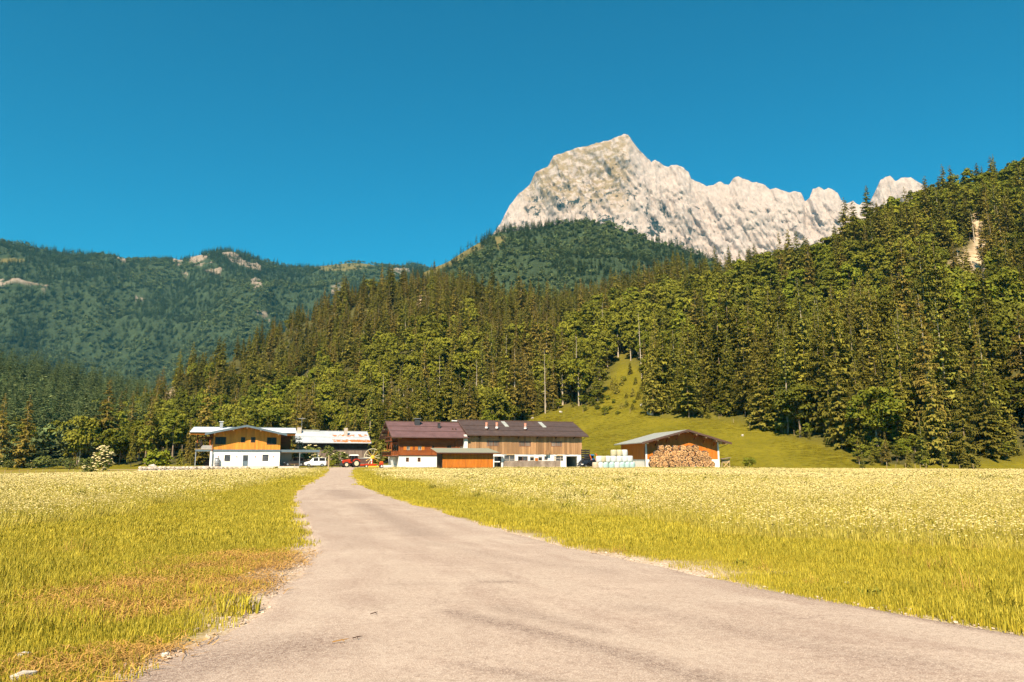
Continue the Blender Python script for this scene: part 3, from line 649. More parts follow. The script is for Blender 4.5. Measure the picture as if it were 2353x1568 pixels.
def window(parent, r, y, fm='frame_light', pm='glass', bars=(), name='window', fw=.07, rails=(), pane_back=.05):
    x0, x1, z0, z1 = r
    def fr_(mb):
        mb.box(x0, x0 + fw, y - .03, y + .05, z0, z1, fm); mb.box(x1 - fw, x1, y - .03, y + .05, z0, z1, fm)
        mb.box(x0 + fw, x1 - fw, y - .03, y + .05, z0, z0 + fw, fm); mb.box(x0 + fw, x1 - fw, y - .03, y + .05, z1 - fw, z1, fm)
        for b in bars: xb = x0 + (x1 - x0) * b; mb.box(xb - fw / 2, xb + fw / 2, y - .025, y + .045, z0 + fw, z1 - fw, fm)
        for b in rails: zb = z0 + (z1 - z0) * b; mb.box(x0 + fw, x1 - fw, y - .02, y + .04, zb - fw / 2, zb + fw / 2, fm)
    w_ = part(name, parent, fr_)
    xs = [0, *bars, 1]
    for i in range(len(xs) - 1):
        a, b = x0 + (x1 - x0) * xs[i] + .03, x0 + (x1 - x0) * xs[i + 1] - .03
        part('pane', w_, lambda mb: mb.box(a, b, y + .005, y + .03, z0 + .03, z1 - .03, pm if isinstance(pm, str) else pm[i % len(pm)]))
    return w_
def chimney(parent, x, y, z0, z1, sx=.6, sy=.6, m='plaster', cm='metal_grey', cap=True):
    c = part('chimney', parent, lambda mb: mb.box(x - sx / 2, x + sx / 2, y - sy / 2, y + sy / 2, z0, z1, m))
    if cap:
        part('cap', c, lambda mb: (mb.box(x - sx * .3, x + sx * .3, y - sy * .3, y + sy * .3, z1, z1 + .16, m), mb.box(x - sx * .72, x + sx * .72, y - sy * .72, y + sy * .72, z1 + .16, z1 + .24, cm)))
    return c
def gable_x(parent, x0, x1, yf, zf, yr, zr, yb, zb, t, m, fasc='trim_brown', name='roof'):
    """ridge along x"""
    def fn(mb):
        mb.slab((x0, yf, zf), (x1, yf, zf), (x1, yr, zr), (x0, yr, zr), t, m)
        mb.slab((x0, yr, zr - .004), (x1, yr, zr - .004), (x1, yb, zb), (x0, yb, zb), t, m)
    r = part(name, parent, fn)
    for xa, xb in ((x0 - .05, x0 + .03), (x1 - .03, x1 + .05)):
        def vb(mb):
            mb.slab((xa, yf - .02, zf + .03), (xb, yf - .02, zf + .03), (xb, yr, zr + .03), (xa, yr, zr + .03), t + .12, fasc)
            mb.slab((xa, yr, zr + .028), (xb, yr, zr + .028), (xb, yb + .02, zb + .03), (xa, yb + .02, zb + .03), t + .12, fasc)
        part('verge_board', r, vb)
    part('gutter', r, lambda mb: mb.tube((x0, yf - .08, zf - t), (x1, yf - .08, zf - t), .075, n=6, m=fasc))
    part('ridge_cap', r, lambda mb: mb.tube((x0, yr, zr + .02), (x1, yr, zr + .02), .11, n=6, m=fasc))
    return r
def gable_y(parent, xl, zl, xr_, zr_, xm, zm, y0, y1, t, m, fasc, name='roof'):
    """ridge along y, gable towards the viewer"""
    def fn(mb):
        mb.slab((xl, y0, zl), (xm, y0, zm), (xm, y1, zm), (xl, y1, zl), t, m)
        mb.slab((xm, y0, zm - .004), (xr_, y0, zr_), (xr_, y1, zr_), (xm, y1, zm - .004), t, m)
    r = part(name, parent, fn)
    def vb(mb):
        mb.slab((xl - .03, y0 - .06, zl + .03), (xm, y0 - .06, zm + .03), (xm, y0 + .02, zm + .03), (xl - .03, y0 + .02, zl + .03), t + .22, fasc)
        mb.slab((xm, y0 - .06, zm + .027), (xr_ + .03, y0 - .06, zr_ + .03), (xr_ + .03, y0 + .02, zr_ + .03), (xm, y0 + .02, zm + .027), t + .22, fasc)
    part('verge_board', r, vb)
    return r

# ---- new house: white ground floor, larch upper floor, cross gable
H = Frame(at(211.7, 466.3, 148), 17)
house = thing('chalet_house', 'white rendered house with honey coloured timber upper floor and shallow gable', 'house', H.O, H.t)
W = H.loc(279.6, 460)[0]; zb0, zb1 = H.loc(245, 451.5)[1], H.loc(245, 449.6)[1]
OV = 1.9
ax, az_ = H.loc(246.8, 425.0, -OV); el, zel = H.loc(205.3, 433.0, -OV); er, zer = H.loc(287, 434.0, -OV)
roofz = lambda x: (zel + (az_ - zel) * (x - el) / (ax - el)) if x < ax else (az_ + (zer - az_) * (x - ax) / (er - ax))
lw = [rect(H, 224.5, 454.9, 230.3, 461.4), rect(H, 262.4, 454.7, 268.4, 461.2)]
dr = rect(H, 242.8, 455.2, 248.1, 466.3); dr = (dr[0], dr[1], 0.0, dr[3])
def gf(mb):
    wall_holes(mb, 0, W, 0, zb0, 0, lw + [dr], .18, 'plaster')
    mb.box(-.001, .25, .19, 9, 0, zb0, 'plaster'); mb.box(W - .25, W, .19, 9, 0, zb0, 'plaster')
part('ground_floor_wall', house, gf)
for r in lw: window(house, r, .12, 'frame_dark', 'glass_blue')
door = part('door', house, lambda mb: (mb.box(dr[0] + .02, dr[1] - .02, .10, .16, 0.02, dr[3] * .48, 'blue_grey'), mb.box(dr[0] + .02, dr[0] + .1, .09, .16, dr[3] * .48, dr[3] - .02, 'blue_grey'), mb.box(dr[1] - .1, dr[1] - .02, .09, .16, dr[3] * .48, dr[3] - .02, 'blue_grey')))
part('pane', door, lambda mb: mb.box(dr[0] + .1, dr[1] - .1, .12, .14, dr[3] * .48, dr[3] - .02, 'glass_blue'))
part('handle', door, lambda mb: mb.tube((dr[1] - .18, .06, dr[3] * .45), (dr[1] - .18, .06, dr[3] * .55), .02, n=6, m='metal_grey'))
for px_ in (218.4, 236.7, 255.3, 273.5):
    x_, z_ = H.loc(px_, 456.6); part('wall_lamp', house, lambda mb: mb.box(x_ - .07, x_ + .07, -.12, -.002, z_ - .1, z_ + .12, 'copper'))
# floor band / balcony slab that runs out to the left
xbL = H.loc(195.3, 450.5)[0]
bal = part('balcony_slab', house, lambda mb: (mb.box(xbL, 0, -.3, 6.2, zb0, zb1, 'blue_grey'), mb.box(0, W + .1, -.12, 0.02, zb0 + .003, zb1 + .003, 'blue_grey')))
part('rail', bal, lambda mb: mb.tube((xbL, -.25, zb1 + .06), (0, -.25, zb1 + .06), .05, n=6, m='pale_wood'))
part('glass_screen', bal, lambda mb: mb.box(xbL + .02, xbL + .06, -.2, 3.6, zb1, zb1 + 1.3, 'glass_blue'))
part('post', house, lambda mb: mb.box(xbL + .05, xbL + .22, -.2, 0, 0, zb0, 'metal_grey'))
part('pillar', house, lambda mb: mb.box(-.42, -.02, -.5, -.1, 0, zb0 - .01, 'plaster'))
part('downpipe', house, lambda mb: mb.tube((-.1, -.35, zb0 - .1), (-.1, -.35, zb1 + 1.55), .07, n=6, m='copper'))
uw = [rect(H, 215.2, 436.9, 226.0, 444.3), rect(H, 240.9, 437.1, 245.2, 442.5), rect(H, 251.0, 437.1, 255.3, 442.5), rect(H, 267.0, 437.4, 276.5, 444.7)]
part('upper_wall', house, lambda mb: (mb.prism([(0, zb1), (W, zb1), (W, roofz(W) - .28), (ax, roofz(ax) - .28), (0, roofz(0) - .28)], .03, 9, 'larch')))
boards(house, 'board', 0, W, zb1 + .004, lambda x: roofz(x) - .24, uw, .34, 'larch', y=.03, jit=.006, gap=.008)
for i, r in enumerate(uw): window(house, r, .02, 'frame_dark', 'glass', bars=((.5,) if i in (0, 3) else ()))
roof = gable_y(house, el, zel, er, zer, ax, az_, -OV, 7.0, .18, 'blue_grey', 'blue_grey')
for px_, py_ in ((214.5, 433.2), (233.2, 430.2), (247.1, 428.0), (260.7, 430.4), (278.6, 433.8)):
    x_, z_ = H.loc(px_, py_, -OV); part('purlin', roof, lambda mb: mb.box(x_ - .14, x_ + .14, -OV + .06, 0.02, roofz(x_) - .56, roofz(x_) - .25, 'pale_wood'))
# main body behind, ridge crosswise, white standing seam roof
yb = 6.0; mxl = H.loc(197.5, 440, yb)[0]; mxr = H.loc(291, 440, yb)[0]
zeM = H.loc(195, 431.3, yb - 1.4)[1]; zrM = H.loc(205, 427.2, yb + 5)[1]
rxl = H.loc(190.0, 430, yb - 1.4)[0]; rxr = H.loc(296, 433, yb - 1.4)[0]
part('rear_wall', house, lambda mb: (mb.box(W - .5, mxr, yb, yb + 9, 0, zeM - .1, 'log_wood'), mb.box(mxl + 2.4, W - .5, yb + .3, yb + 9, 0, zeM - .1, 'larch')))
rm = gable_x(house, rxl, rxr, yb - 1.4, zeM, yb + 5, zrM, yb + 11, zeM, .2, 'white_metal', 'blue_grey', 'main_roof')
part('soffit', rm, lambda mb: mb.box(rxl + .1, rxr - .1, yb - 1.3, yb + .4, zeM - .62, zeM - .21, 'orange_wood'))
for x_ in (rxl + .2, rxl + 2.6): part('post', house, lambda mb: mb.box(x_ + 1.1, x_ + 1.32, yb - .4, yb - .18, zb1, zeM - .6, 'log_wood'))
for k in (0, 2.2): part('purlin', rm, lambda mb: mb.box(rxl - .12, rxl + .3, yb - 1.2 + k, yb - .9 + k, zeM - .6 + .1 * k, zeM - .3 + .1 * k, 'pale_wood'))
cx, cz0 = H.loc(221.3, 427.5, yb + 4); cz1 = H.loc(221.3, 422.6, yb + 4)[1]
chimney(house, cx, yb + 4, cz0 - .6, cz1, .62, .62, 'metal_grey', 'white_metal')
part('terrace_roof_beam', house, lambda mb: mb.box(xbL, 0, 5.9, 6.1, zb1 + 2.3, zb1 + 2.55, 'log_wood'))
# things kept on and under the balcony
o = H.world(xbL + .75, 2.4, zb1)
sofa = thing('lounge_sofa', 'grey cushioned outdoor sofa on the balcony of the white house', 'sofa', o, H.t)
part('seat', sofa, lambda mb: mb.box(0, 2.1, 0, .8, .12, .42, 'cushion')); part('backrest', sofa, lambda mb: mb.box(0, 2.1, .66, .86, .42, .85, 'cushion'))
for k in (0, .95): part('cushion', sofa, lambda mb: mb.prism([(.1 + k, .42), (1.0 + k, .42), (.92 + k, .62), (.18 + k, .62)], .02, .6, 'cushion'))
for k in (.05, 2.0):
    for j in (.05, .75): part('leg', sofa, lambda mb: mb.box(k, k + .06, j, j + .06, 0, .12, 'metal_dark'))
par = thing('folded_parasol', 'dark folded parasol tilted over the balcony sofa', 'parasol', H.world(xbL + .6, 3.3, zb1), H.t)
part('pole', par, lambda mb: mb.tube((0, 0, 0), (.1, 0, 1.9), .03, n=6, m='metal_dark')); part('canopy', par, lambda mb: mb.lathe([(.05, 0), (.35, .25), (.28, .8), (.04, 1.5)], 8, 'fabric_dark', (.1, 0, .5)))
part('base', par, lambda mb: mb.lathe([(.3, 0), (.3, .08), (.05, .12)], 10, 'metal_dark'))
gr = thing('covered_grill', 'black covered garden grill standing under the balcony', 'grill', H.world(-1.55, 2.0, 0), H.t)
part('cover', gr, lambda mb: mb.hexa([(0, 0, .1), (1.15, 0, .1), (1.15, .8, .1), (0, .8, .1), (.1, .1, 1.25), (1.0, .1, 1.3), (1.0, .7, 1.3), (.1, .7, 1.25)], 'fabric_dark'))
for k in (.1, 1.0):
    for j in (.08, .7): part('wheel', gr, lambda mb: mb.lathe([(.1, -.03), (.1, .03)], 8, 'rubber', (k, j, .1), 'y'))
ap = thing('arm_post', 'dark post with a sideways arm beside the white house', 'post', H.world(-2.0, 4.5, 0), H.t)
part('post', ap, lambda mb: mb.tube((1.1, 0, 0), (1.1, 0, 2.75), .05, n=6, m='metal_dark')); part('arm', ap, lambda mb: mb.tube((1.1, 0, 2.6), (-.2, 0, 3.1), .05, n=6, m='metal_dark')); part('head', ap, lambda mb: mb.box(-.4, -.05, -.1, .1, 2.95, 3.3, 'metal_grey'))
rb = thing('rain_barrel', 'grey rain barrel against the white wall beside the pillar', 'barrel', H.world(.95, -.45, 0), H.t)
part('barrel', rb, lambda mb: mb.lathe([(.38, 0), (.47, .4), (.47, 1.0), (.4, 1.5)], 14, 'metal_grey'), True); part('lid', rb, lambda mb: mb.lathe([(.43, 1.5), (.42, 1.56), (.05, 1.62)], 14, 'metal_dark'))
part('band', rb, lambda mb: mb.lathe([(.475, .5), (.475, .58)], 14, 'metal_dark'))

# terrace, its stone wall and the boulder at the end
terr = MB(); terr.prism([(-12.3, -2), (16.5, -2), (16.5, 0), (-12.3, 0)], -3.2, 16, 'paving'); to = terr.build('terrace'); to.location = H.O - Vector((0, 0, .006)); to.rotation_euler = (0, 0, H.t); tag(to, kind='structure')
lawn = MB(); lawn.prism([(-12.2, -2), (-2.6, -2), (-2.6, .06), (-12.2, .03)], -3.0, 17, 'grass_blade'); lo = lawn.build('lawn'); lo.location = H.O; lo.rotation_euler = (0, 0, H.t); tag(lo, kind='structure')
sw = thing('stone_wall', 'low dry stone wall of pale boulders below the white house terrace', 'wall', H.world(-12.5, -3.4, -1.6), H.t)
rng = random.Random(5)
def rock_mesh(seed, m, n=1.0):
    r = random.Random(seed); bm = bmesh.new(); bmesh.ops.create_icosphere(bm, subdivisions=1, radius=1)
    for v in bm.verts:
        c = v.co; k = 1 / max(abs(c.x), abs(c.y), abs(c.z)) ** .75; v.co = Vector((c.x * k, c.y * k, c.z * k)) * .56 * r.uniform(.86, 1.12)
    me = bpy.data.meshes.new('rock'); bm.to_mesh(me); bm.free(); me.materials.append(MT[m]); return me
RK = [rock_mesh(k, 'stone') for k in range(6)]
for row in range(3):
    x = 0.0
    while x < 29:
        sw_ = rng.uniform(.55, 1.25); hh = .52
        if .1 + row * .5 + .4 < 1.72 - .045 * max(0, x - 14):
            s = link('stone', RK[rng.randrange(6)], sw); s.location = (x + sw_ / 2, rng.uniform(-.04, .06), .35 + row * .5 + rng.uniform(-.03, .03)); s.scale = (sw_ * 1.0, .75, hh * rng.uniform(.95, 1.12)); s.rotation_euler = (rng.uniform(-.08, .08), rng.uniform(-.12, .12), rng.uniform(-.1, .1))
        x += sw_ * .97
tag(part('wall_fill', sw, lambda mb: mb.box(.1, 28, .12, .4, 0, 1.5, 'stone')))
bd = tag(link('boulder', rock_mesh(31, 'white_stone')), 'big white boulder at the end of the dry stone wall', 'boulder'); bd.location = at(152.5, 469, 144.5); bd.scale = (1.5, 1.3, 2.0); bd.rotation_euler = (.1, .2, .4)

# carport with two vehicles
cpz1 = H.loc(300, 449.8, 1)[1]; cpz0 = H.loc(300, 452.2, 1)[1]; cxr = H.loc(319.5, 451, 1)[0]
cpt = thing('carport', 'open carport with flat grey roof on slim posts joined to the white house', 'carport', H.O, H.t)
part('roof', cpt, lambda mb: mb.box(W + .15, cxr, .2, 6, cpz0, cpz1, 'blue_grey'))
part('ceiling', cpt, lambda mb: mb.box(W + .2, cxr - .05, .3, 5.9, cpz0 - .1, cpz0 - .003, 'pale_wood'))
for x_, y_ in ((H.loc(299.2, 460, .3)[0], .3), (cxr - .35, .3), (H.loc(312, 460, 5.6)[0], 5.6), (cxr - .35, 5.6)): part('post', cpt, lambda mb: mb.box(x_, x_ + .13, y_, y_ + .13, 0, cpz0 - .1, 'metal_grey'))
part('back_wall', cpt, lambda mb: mb.box(W + .02, H.loc(291.5, 460, 6)[0], 5.75, 5.95, 0, cpz0 - .1, 'plaster'))

def car(name, label, L, hw, st, paint, loc, rz, wheels, wr=.33, cabin=(0, 0), lights=True, cat='car'):
    """st: stations (x, zb, zbelt, ztop, hwtop); front is +x"""
    t = thing(name, label, cat, loc, rz)
    rings = []
    for x, zb, zbl, zt, ht, hwk in st: rings.append([(x, -hw * hwk * .93, zb), (x, -hw * hwk, (zb * .6 + zbl * .4)), (x, -hw * hwk * .96, zbl), (x, -ht, zt), (x, ht, zt), (x, hw * hwk * .96, zbl), (x, hw * hwk, (zb * .6 + zbl * .4)), (x, hw * hwk * .93, zb)])
    body = MB(); glass = {}
    for i in range(len(st) - 1):
        for k in range(8):
            q = [rings[i][k], rings[i + 1][k], rings[i + 1][(k + 1) % 8], rings[i][(k + 1) % 8]]
            body.add(q, [(0, 1, 2, 3)], paint)
            up0, up1 = st[i][3] - st[i][2] > .3, st[i + 1][3] - st[i + 1][2] > .3
            nm = None
            if k in (2, 4) and up0 and up1: nm = 'side_window'
            elif k == 3 and up0 != up1: nm = 'windscreen' if i >= len(st) // 2 else 'rear_window'
            if nm:
                c = sum((Vector(p) for p in q), Vector()) / 4; nrm = (Vector(q[1]) - Vector(q[0])).cross(Vector(q[3]) - Vector(q[0])).normalized()
                if nrm.dot(c - Vector((0, 0, .7))) < 0: nrm = -nrm
                glass.setdefault((nm, i, k), [c + (Vector(p) - c) * .86 + nrm * .012 for p in q])
    body.add(rings[0], [tuple(range(7, -1, -1))], paint); body.add(rings[-1], [tuple(range(8))], paint)
    part_b = body.build('body', t)
    for (nm, i, k), q in glass.items(): part(nm, t, lambda mb: mb.add(q, [(0, 1, 2, 3)], 'glass'))
    for x in wheels:
        for s in (-1, 1):
            wv = part('wheel', t, lambda mb: mb.lathe([(wr * .6, -.1), (wr, -.09), (wr, .09), (wr * .6, .1)], 16, 'rubber', (x, s * (hw - .06), wr), 'y'))
            part('rim', wv, lambda mb: mb.lathe([(wr * .62, -.115), (wr * .62, .115)], 12, 'rim_grey', (x, s * (hw - .06), wr), 'y'))
    xf = st[-1][0]; xr0 = st[0][0]
    for s in (-1, 1):
        part('headlight', t, lambda mb: mb.hexa([(xf - .22, s * hw * .80 - .2, .62), (xf + .02, s * hw * .70 - .16, .62), (xf + .02, s * hw * .70 + .16, .62), (xf - .22, s * hw * .80 + .14, .62), (xf - .22, s * hw * .80 - .2, .8), (xf + .01, s * hw * .70 - .16, .78), (xf + .01, s * hw * .70 + .16, .78), (xf - .22, s * hw * .80 + .14, .8)], 'lens'))
        part('tail_light', t, lambda mb: mb.box(xr0 - .02, xr0 + .1, s * hw * .8 - .1, s * hw * .8 + .1, .75, 1.0, 'paint_red'))
        part('door_mirror', t, lambda mb: mb.box(.62, .76, s * (hw + .1) - .1, s * (hw + .1) + .1, .98, 1.14, paint))
    part('grille', t, lambda mb: mb.box(xf - .02, xf + .025, -hw * .42, hw * .42, .5, .72, 'metal_dark')); part('bumper', t, lambda mb: mb.box(xf - .1, xf + .06, -hw * .88, hw * .88, .26, .44, 'metal_dark'))
    return t
SUV = [(-2.15, .4, .95, 1.0, .7, .92), (-2.1, .32, 1.02, 1.25, .7, .96), (-1.8, .28, 1.02, 1.62, .64, 1), (-.6, .28, 1.0, 1.70, .66, 1), (.35, .28, .98, 1.64, .64, 1), (1.05, .28, .96, 1.02, .76, 1), (1.9, .3, .86, .92, .7, .97), (2.15, .38, .70, .80, .6, .88)]
VAN = [(-2.12, .4, 1.05, 1.1, .75, .94), (-2.08, .3, 1.1, 1.55, .74, .98), (-1.95, .28, 1.1, 1.80, .70, 1), (-.6, .28, 1.1, 1.84, .72, 1), (.5, .28, 1.06, 1.78, .70, 1), (1.2, .28, 1.0, 1.08, .78, 1), (1.95, .3, .86, .92, .7, .97), (2.2, .38, .68, .76, .6, .86)]
px_ = H.loc(294.5, 463, 3)[0]; car('parked_car', 'dark bronze car parked in the shade of the carport', 4.3, .92, SUV, 'paint_bronze', H.world(px_, 3, .01), H.t + math.pi, (-1.3, 1.35))
px_ = H.loc(315.2, 463, -.5)[0]; car('parked_van', 'small white van parked beyond the carport posts', 4.3, .9, VAN, 'paint_white', H.world(px_, -.6, 0) - Vector((0, 0, .12)), H.t + math.pi + .05, (-1.3, 1.35), cat='van')
bc = at(588.5, 467.2, 146); bc.z = float(gz(bc.x, bc.y)) + .02
car('parked_car', 'black car parked between the barn and the wrapped bales', 4.2, .88, [(a, b, c * .92, d * .9, e, f) for a, b, c, d, e, f in SUV], 'paint_black', bc, R(180 + 33), (-1.3, 1.35))
pp = at(328.5, 467.8, 143); tp = tag(part('gate_post', None, lambda mb: mb.lathe([(.16, -.8), (.15, 1.6), (.1, 2.3), (.02, 2.45)], 8, 'fence_wood')), 'thick weathered post standing beside the road near the white van', 'post'); tp.location = pp

# ---- old barn with rusty sheet roof
B = Frame(at(305, 462, 182), 20)
ob = thing('old_barn', 'old dark timber barn under a pale sheet metal roof streaked with rust', 'barn', B.O, B.t)
bW = B.loc(367.5, 450)[0]; zE = B.loc(330, 443.0, -1.0)[1]; zR_ = B.loc(335, 431.3, 6)[1]; z_mid = B.loc(350, 450.2)[1]
bx0 = B.loc(296, 442, -1)[0]; bx1 = B.loc(371.3, 443, -1)[0]
part('wall', ob, lambda mb: (mb.box(bx0 + 1, bW, 0, 12, -1, zE, 'black_wood')))
boards(ob, 'plank', bx0 + 1, bW, z_mid, zE - .05, [], .55, 'black_wood', y=-.003)
boards(ob, 'plank', bx0 + 1, bW, -.6, z_mid - .03, [], .55, 'grey_wood', y=-.003)
def rust_mat():
    m = mat('rusty_sheet', (.50, .51, .52), (.38, .40, .42), .5, rough=.4, spec=.4); n = m.node_tree.nodes; l = m.node_tree.links; b = n['Principled BSDF']
    src = b.inputs['Base Color'].links[0].from_socket
    tc = n.new('ShaderNodeTexCoord'); sep = n.new('ShaderNodeSeparateXYZ'); l.new(tc.outputs['Object'], sep.inputs[0])
    mp = n.new('ShaderNodeMapping'); mp.inputs['Scale'].default_value = (1, .55, .55); l.new(tc.outputs['Object'], mp.inputs[0])
    nz = n.new('ShaderNodeTexNoise'); nz.inputs['Scale'].default_value = 1.5; nz.inputs['Detail'].default_value = 6; l.new(mp.outputs[0], nz.inputs['Vector'])
    def rg(s, a, b_, o0=0., o1=1.):
        k = n.new('ShaderNodeMapRange'); k.interpolation_type = 'SMOOTHSTEP'; k.inputs[1].default_value = a; k.inputs[2].default_value = b_; k.inputs[3].default_value = o0; k.inputs[4].default_value = o1; l.new(s, k.inputs[0]); return k.outputs[0]
    def op(o_, a, b_):
        k = n.new('ShaderNodeMath'); k.operation = o_
        for i, v in enumerate((a, b_)):
            if isinstance(v, float): k.inputs[i].default_value = v
            else: l.new(v, k.inputs[i])
        return k.outputs[0]
    y = sep.outputs['Y']
    low = op('MULTIPLY', rg(y, -.9, -.4), rg(y, 1.4, .4)); mid = op('MULTIPLY', op('MULTIPLY', rg(y, 2.6, 2.9), rg(y, 4.6, 3.4)), .8)
    xr_ = op('MULTIPLY', rg(sep.outputs['X'], 6.2, 7.0), rg(sep.outputs['X'], 16.8, 15.8))
    band = op('MULTIPLY', op('MAXIMUM', low, mid), xr_)
    th = op('SUBTRACT', op('ADD', nz.outputs['Fac'], op('MULTIPLY', band, .30)), .66)
    f = rg(th, 0., .09); mx = n.new('ShaderNodeMix'); mx.data_type = 'RGBA'; l.new(f, mx.inputs[0]); l.new(src, mx.inputs[6]); mx.inputs[7].default_value = (.50, .155, .04, 1); l.new(mx.outputs[2], b.inputs['Base Color'])
    MT['rusty_sheet'] = m
rust_mat()
r = gable_x(ob, bx0, bx1, -1.0, zE + .1, 6, zR_, 13, zE + .1, .12, 'rusty_sheet', 'metal_grey')
part('sheet_seam', r, lambda mb: mb.tube((bx0, 2.3, zE + .13 + (zR_ - zE - .1) * 3.3 / 7), (bx1, 2.3, zE + .13 + (zR_ - zE - .1) * 3.3 / 7), .04, n=5, m='metal_grey'))
part('ridge_vent', r, lambda mb: mb.box(B.loc(301.6, 431, 6)[0], B.loc(319.5, 431, 6)[0], 5.7, 6.3, zR_ - .1, zR_ + .28, 'roof_grey'))
for a, b, c_, d_, yy in ((297.2, 301.3, 427.6, 434, 4.8), (344.2, 347.4, 428, 434.5, 3.6)):
    x0_, x1_, z0_, z1_ = rect(B, a, c_, b, d_, yy); chimney(ob, (x0_ + x1_) / 2, yy, z0_ - .8, z1_, x1_ - x0_, x1_ - x0_, 'stone', 'stone', False)
an = thing('antenna_mast', 'thin antenna mast rising beside the rusty roofed barn', 'antenna', B.world(B.loc(303.2, 431, 8)[0], 13.6, -1))
part('mast', an, lambda mb: mb.tube((0, 0, 0), (0, 0, 12.6), .05, n=6, m='metal_grey')); part('crossbar', an, lambda mb: mb.tube((-.9, 0, 12.2), (.9, 0, 12.2), .04, n=6, m='metal_grey'))

# ---- farmhouse
Fm = Frame(at(398.7, 465.4, 148), 20)
fh = thing('farmhouse', 'traditional farmhouse with white base, dark red log storey and plum roof', 'house', Fm.O, Fm.t)
DP = 11.0; fW = Fm.loc(466.5, 450)[0]; zW = Fm.loc(410, 455.3)[1]
fe = Fm.loc(391.3, 436.4, -1.3); fr_ = Fm.loc(385.7, 421.3, DP / 2); fz = fe[1]; frz = fr_[1]; fx0 = (fe[0] + fr_[0]) / 2
fwn = [rect(Fm, 405.9, 457.5, 409.0, 461.8), rect(Fm, 417.6, 457.5, 420.7, 461.8)]
def fwl(mb):
    wall_holes(mb, 0, fW, -.4, zW, 0, fwn, .2, 'plaster'); mb.box(0, .3, .21, DP, -.4, zW, 'plaster'); mb.box(.31, fW, DP - .3, DP, -.4, zW, 'plaster')
part('ground_floor_wall', fh, fwl)
for r in fwn: window(fh, r, .1, 'frame_brown', 'glass', bars=(.5,), rails=(.5,))
uwn = [rect(Fm, 406.6, 446.2, 409.8, 450.0), rect(Fm, 418.0, 446.2, 421.4, 450.0), rect(Fm, 431.0, 445.4, 434.4, 448.3), rect(Fm, 446.9, 445.4, 451.2, 448.3), rect(Fm, 460.0, 446.5, 463.0, 449.2)]
part('log_wall', fh, lambda mb: (mb.prism([(.02, zW), (DP - .02, zW), (DP - .02, fz + .05), (DP / 2, frz - .3), (.02, fz + .05)], 0.05, fW, 'log_wood', axis='x')))
zz_ = zW; k = 0
while zz_ < fz - .1:                             # squared logs, course by course, cut at the windows
    z1_ = min(zz_ + .30, fz)
    x = -.06
    hs = sorted([h for h in uwn if h[2] < z1_ - .04 and h[3] > zz_ + .04])
    for h in hs + [(fW, fW, 0, 0)]:
        if h[0] - x > .1:
            xa, xb = x, h[0]; part('log', fh, lambda mb: mb.box(xa, xb, -.05 - .012 * (k % 2), .018, zz_ + .006, z1_ - .006, 'log_wood'))
        x = h[1]
    zz_ = z1_; k += 1
for i, r in enumerate(uwn): window(fh, r, -.01, 'frame_light' if i in (0, 1, 4) else 'frame_brown', 'glass_blue' if i in (0, 1) else 'glass', bars=(.5,))
for i in (0, 1):
    for s_ in (0, 1):
        r = uwn[i]; xa = r[0] - .62 if s_ == 0 else r[1] + .02; part('shutter', fh, lambda mb: mb.box(xa, xa + .6, -.1, -.065, r[2] - .02, r[3] + .02, 'orange_wood'))
part('wall_edge_beam', fh, lambda mb: mb.box(-.1, fW, -.12, .0, zW - .12, zW + .02, 'dark_wood'))
for x_ in (0.0, Fm.loc(431, 450)[0], Fm.loc(456, 450)[0]): part('corner_post', fh, lambda mb: mb.box(x_ - .12, x_ + .12, -.16, -.05, zW + .02, fz - .2, 'log_wood'))
r = gable_x(fh, fx0, fW + .2, -1.3, fz, DP / 2, frz, DP + 1.3, fz, .2, 'roof_plum', 'trim_brown')
for y_ in (-.9, .9, 3.0, 7.8, 10.0):
    z_ = fz + (frz - fz) * (1 - abs(y_ - DP / 2) / (DP / 2 + 1.3)); part('purlin', r, lambda mb: mb.box(fx0 + .1, .3, y_ - .12, y_ + .12, z_ - .55, z_ - .23, 'pale_wood'))
for f_ in (.35, .68): part('snow_rail', r, lambda mb: mb.tube((fx0 + .2, -1.3 + (DP / 2 + 1.3) * f_, fz + (frz - fz) * f_ + .05), (fW, -1.3 + (DP / 2 + 1.3) * f_, fz + (frz - fz) * f_ + .05), .035, n=5, m='trim_brown'))
roofzf = lambda y: fz + (frz - fz) * (y + 1.3) / (DP / 2 + 1.3)
x0_, x1_, z0_, z1_ = rect(Fm, 414.5, 417.9, 419.7, 424.5, 4.2); chimney(fh, (x0_ + x1_) / 2, 4.2, roofzf(4.2) - .4, z1_ - .35, 1.0, .8, 'metal_dark', 'metal_grey')
x0_, x1_, z0_, z1_ = rect(Fm, 437.7, 423.8, 440.2, 428, 2.8); chimney(fh, (x0_ + x1_) / 2, 2.8, roofzf(2.8) - .4, z1_ - .1, .5, .5, 'metal_dark', 'metal_dark')
for q in (452.6, 455.6):
    x_ = Fm.loc(q, 428, 2.0)[0]; part('roof_vent', r, lambda mb: mb.tube((x_, 2.0, roofzf(2.0) - .1), (x_, 2.0, roofzf(2.0) + .35), .16, n=8, m='trim_brown'))
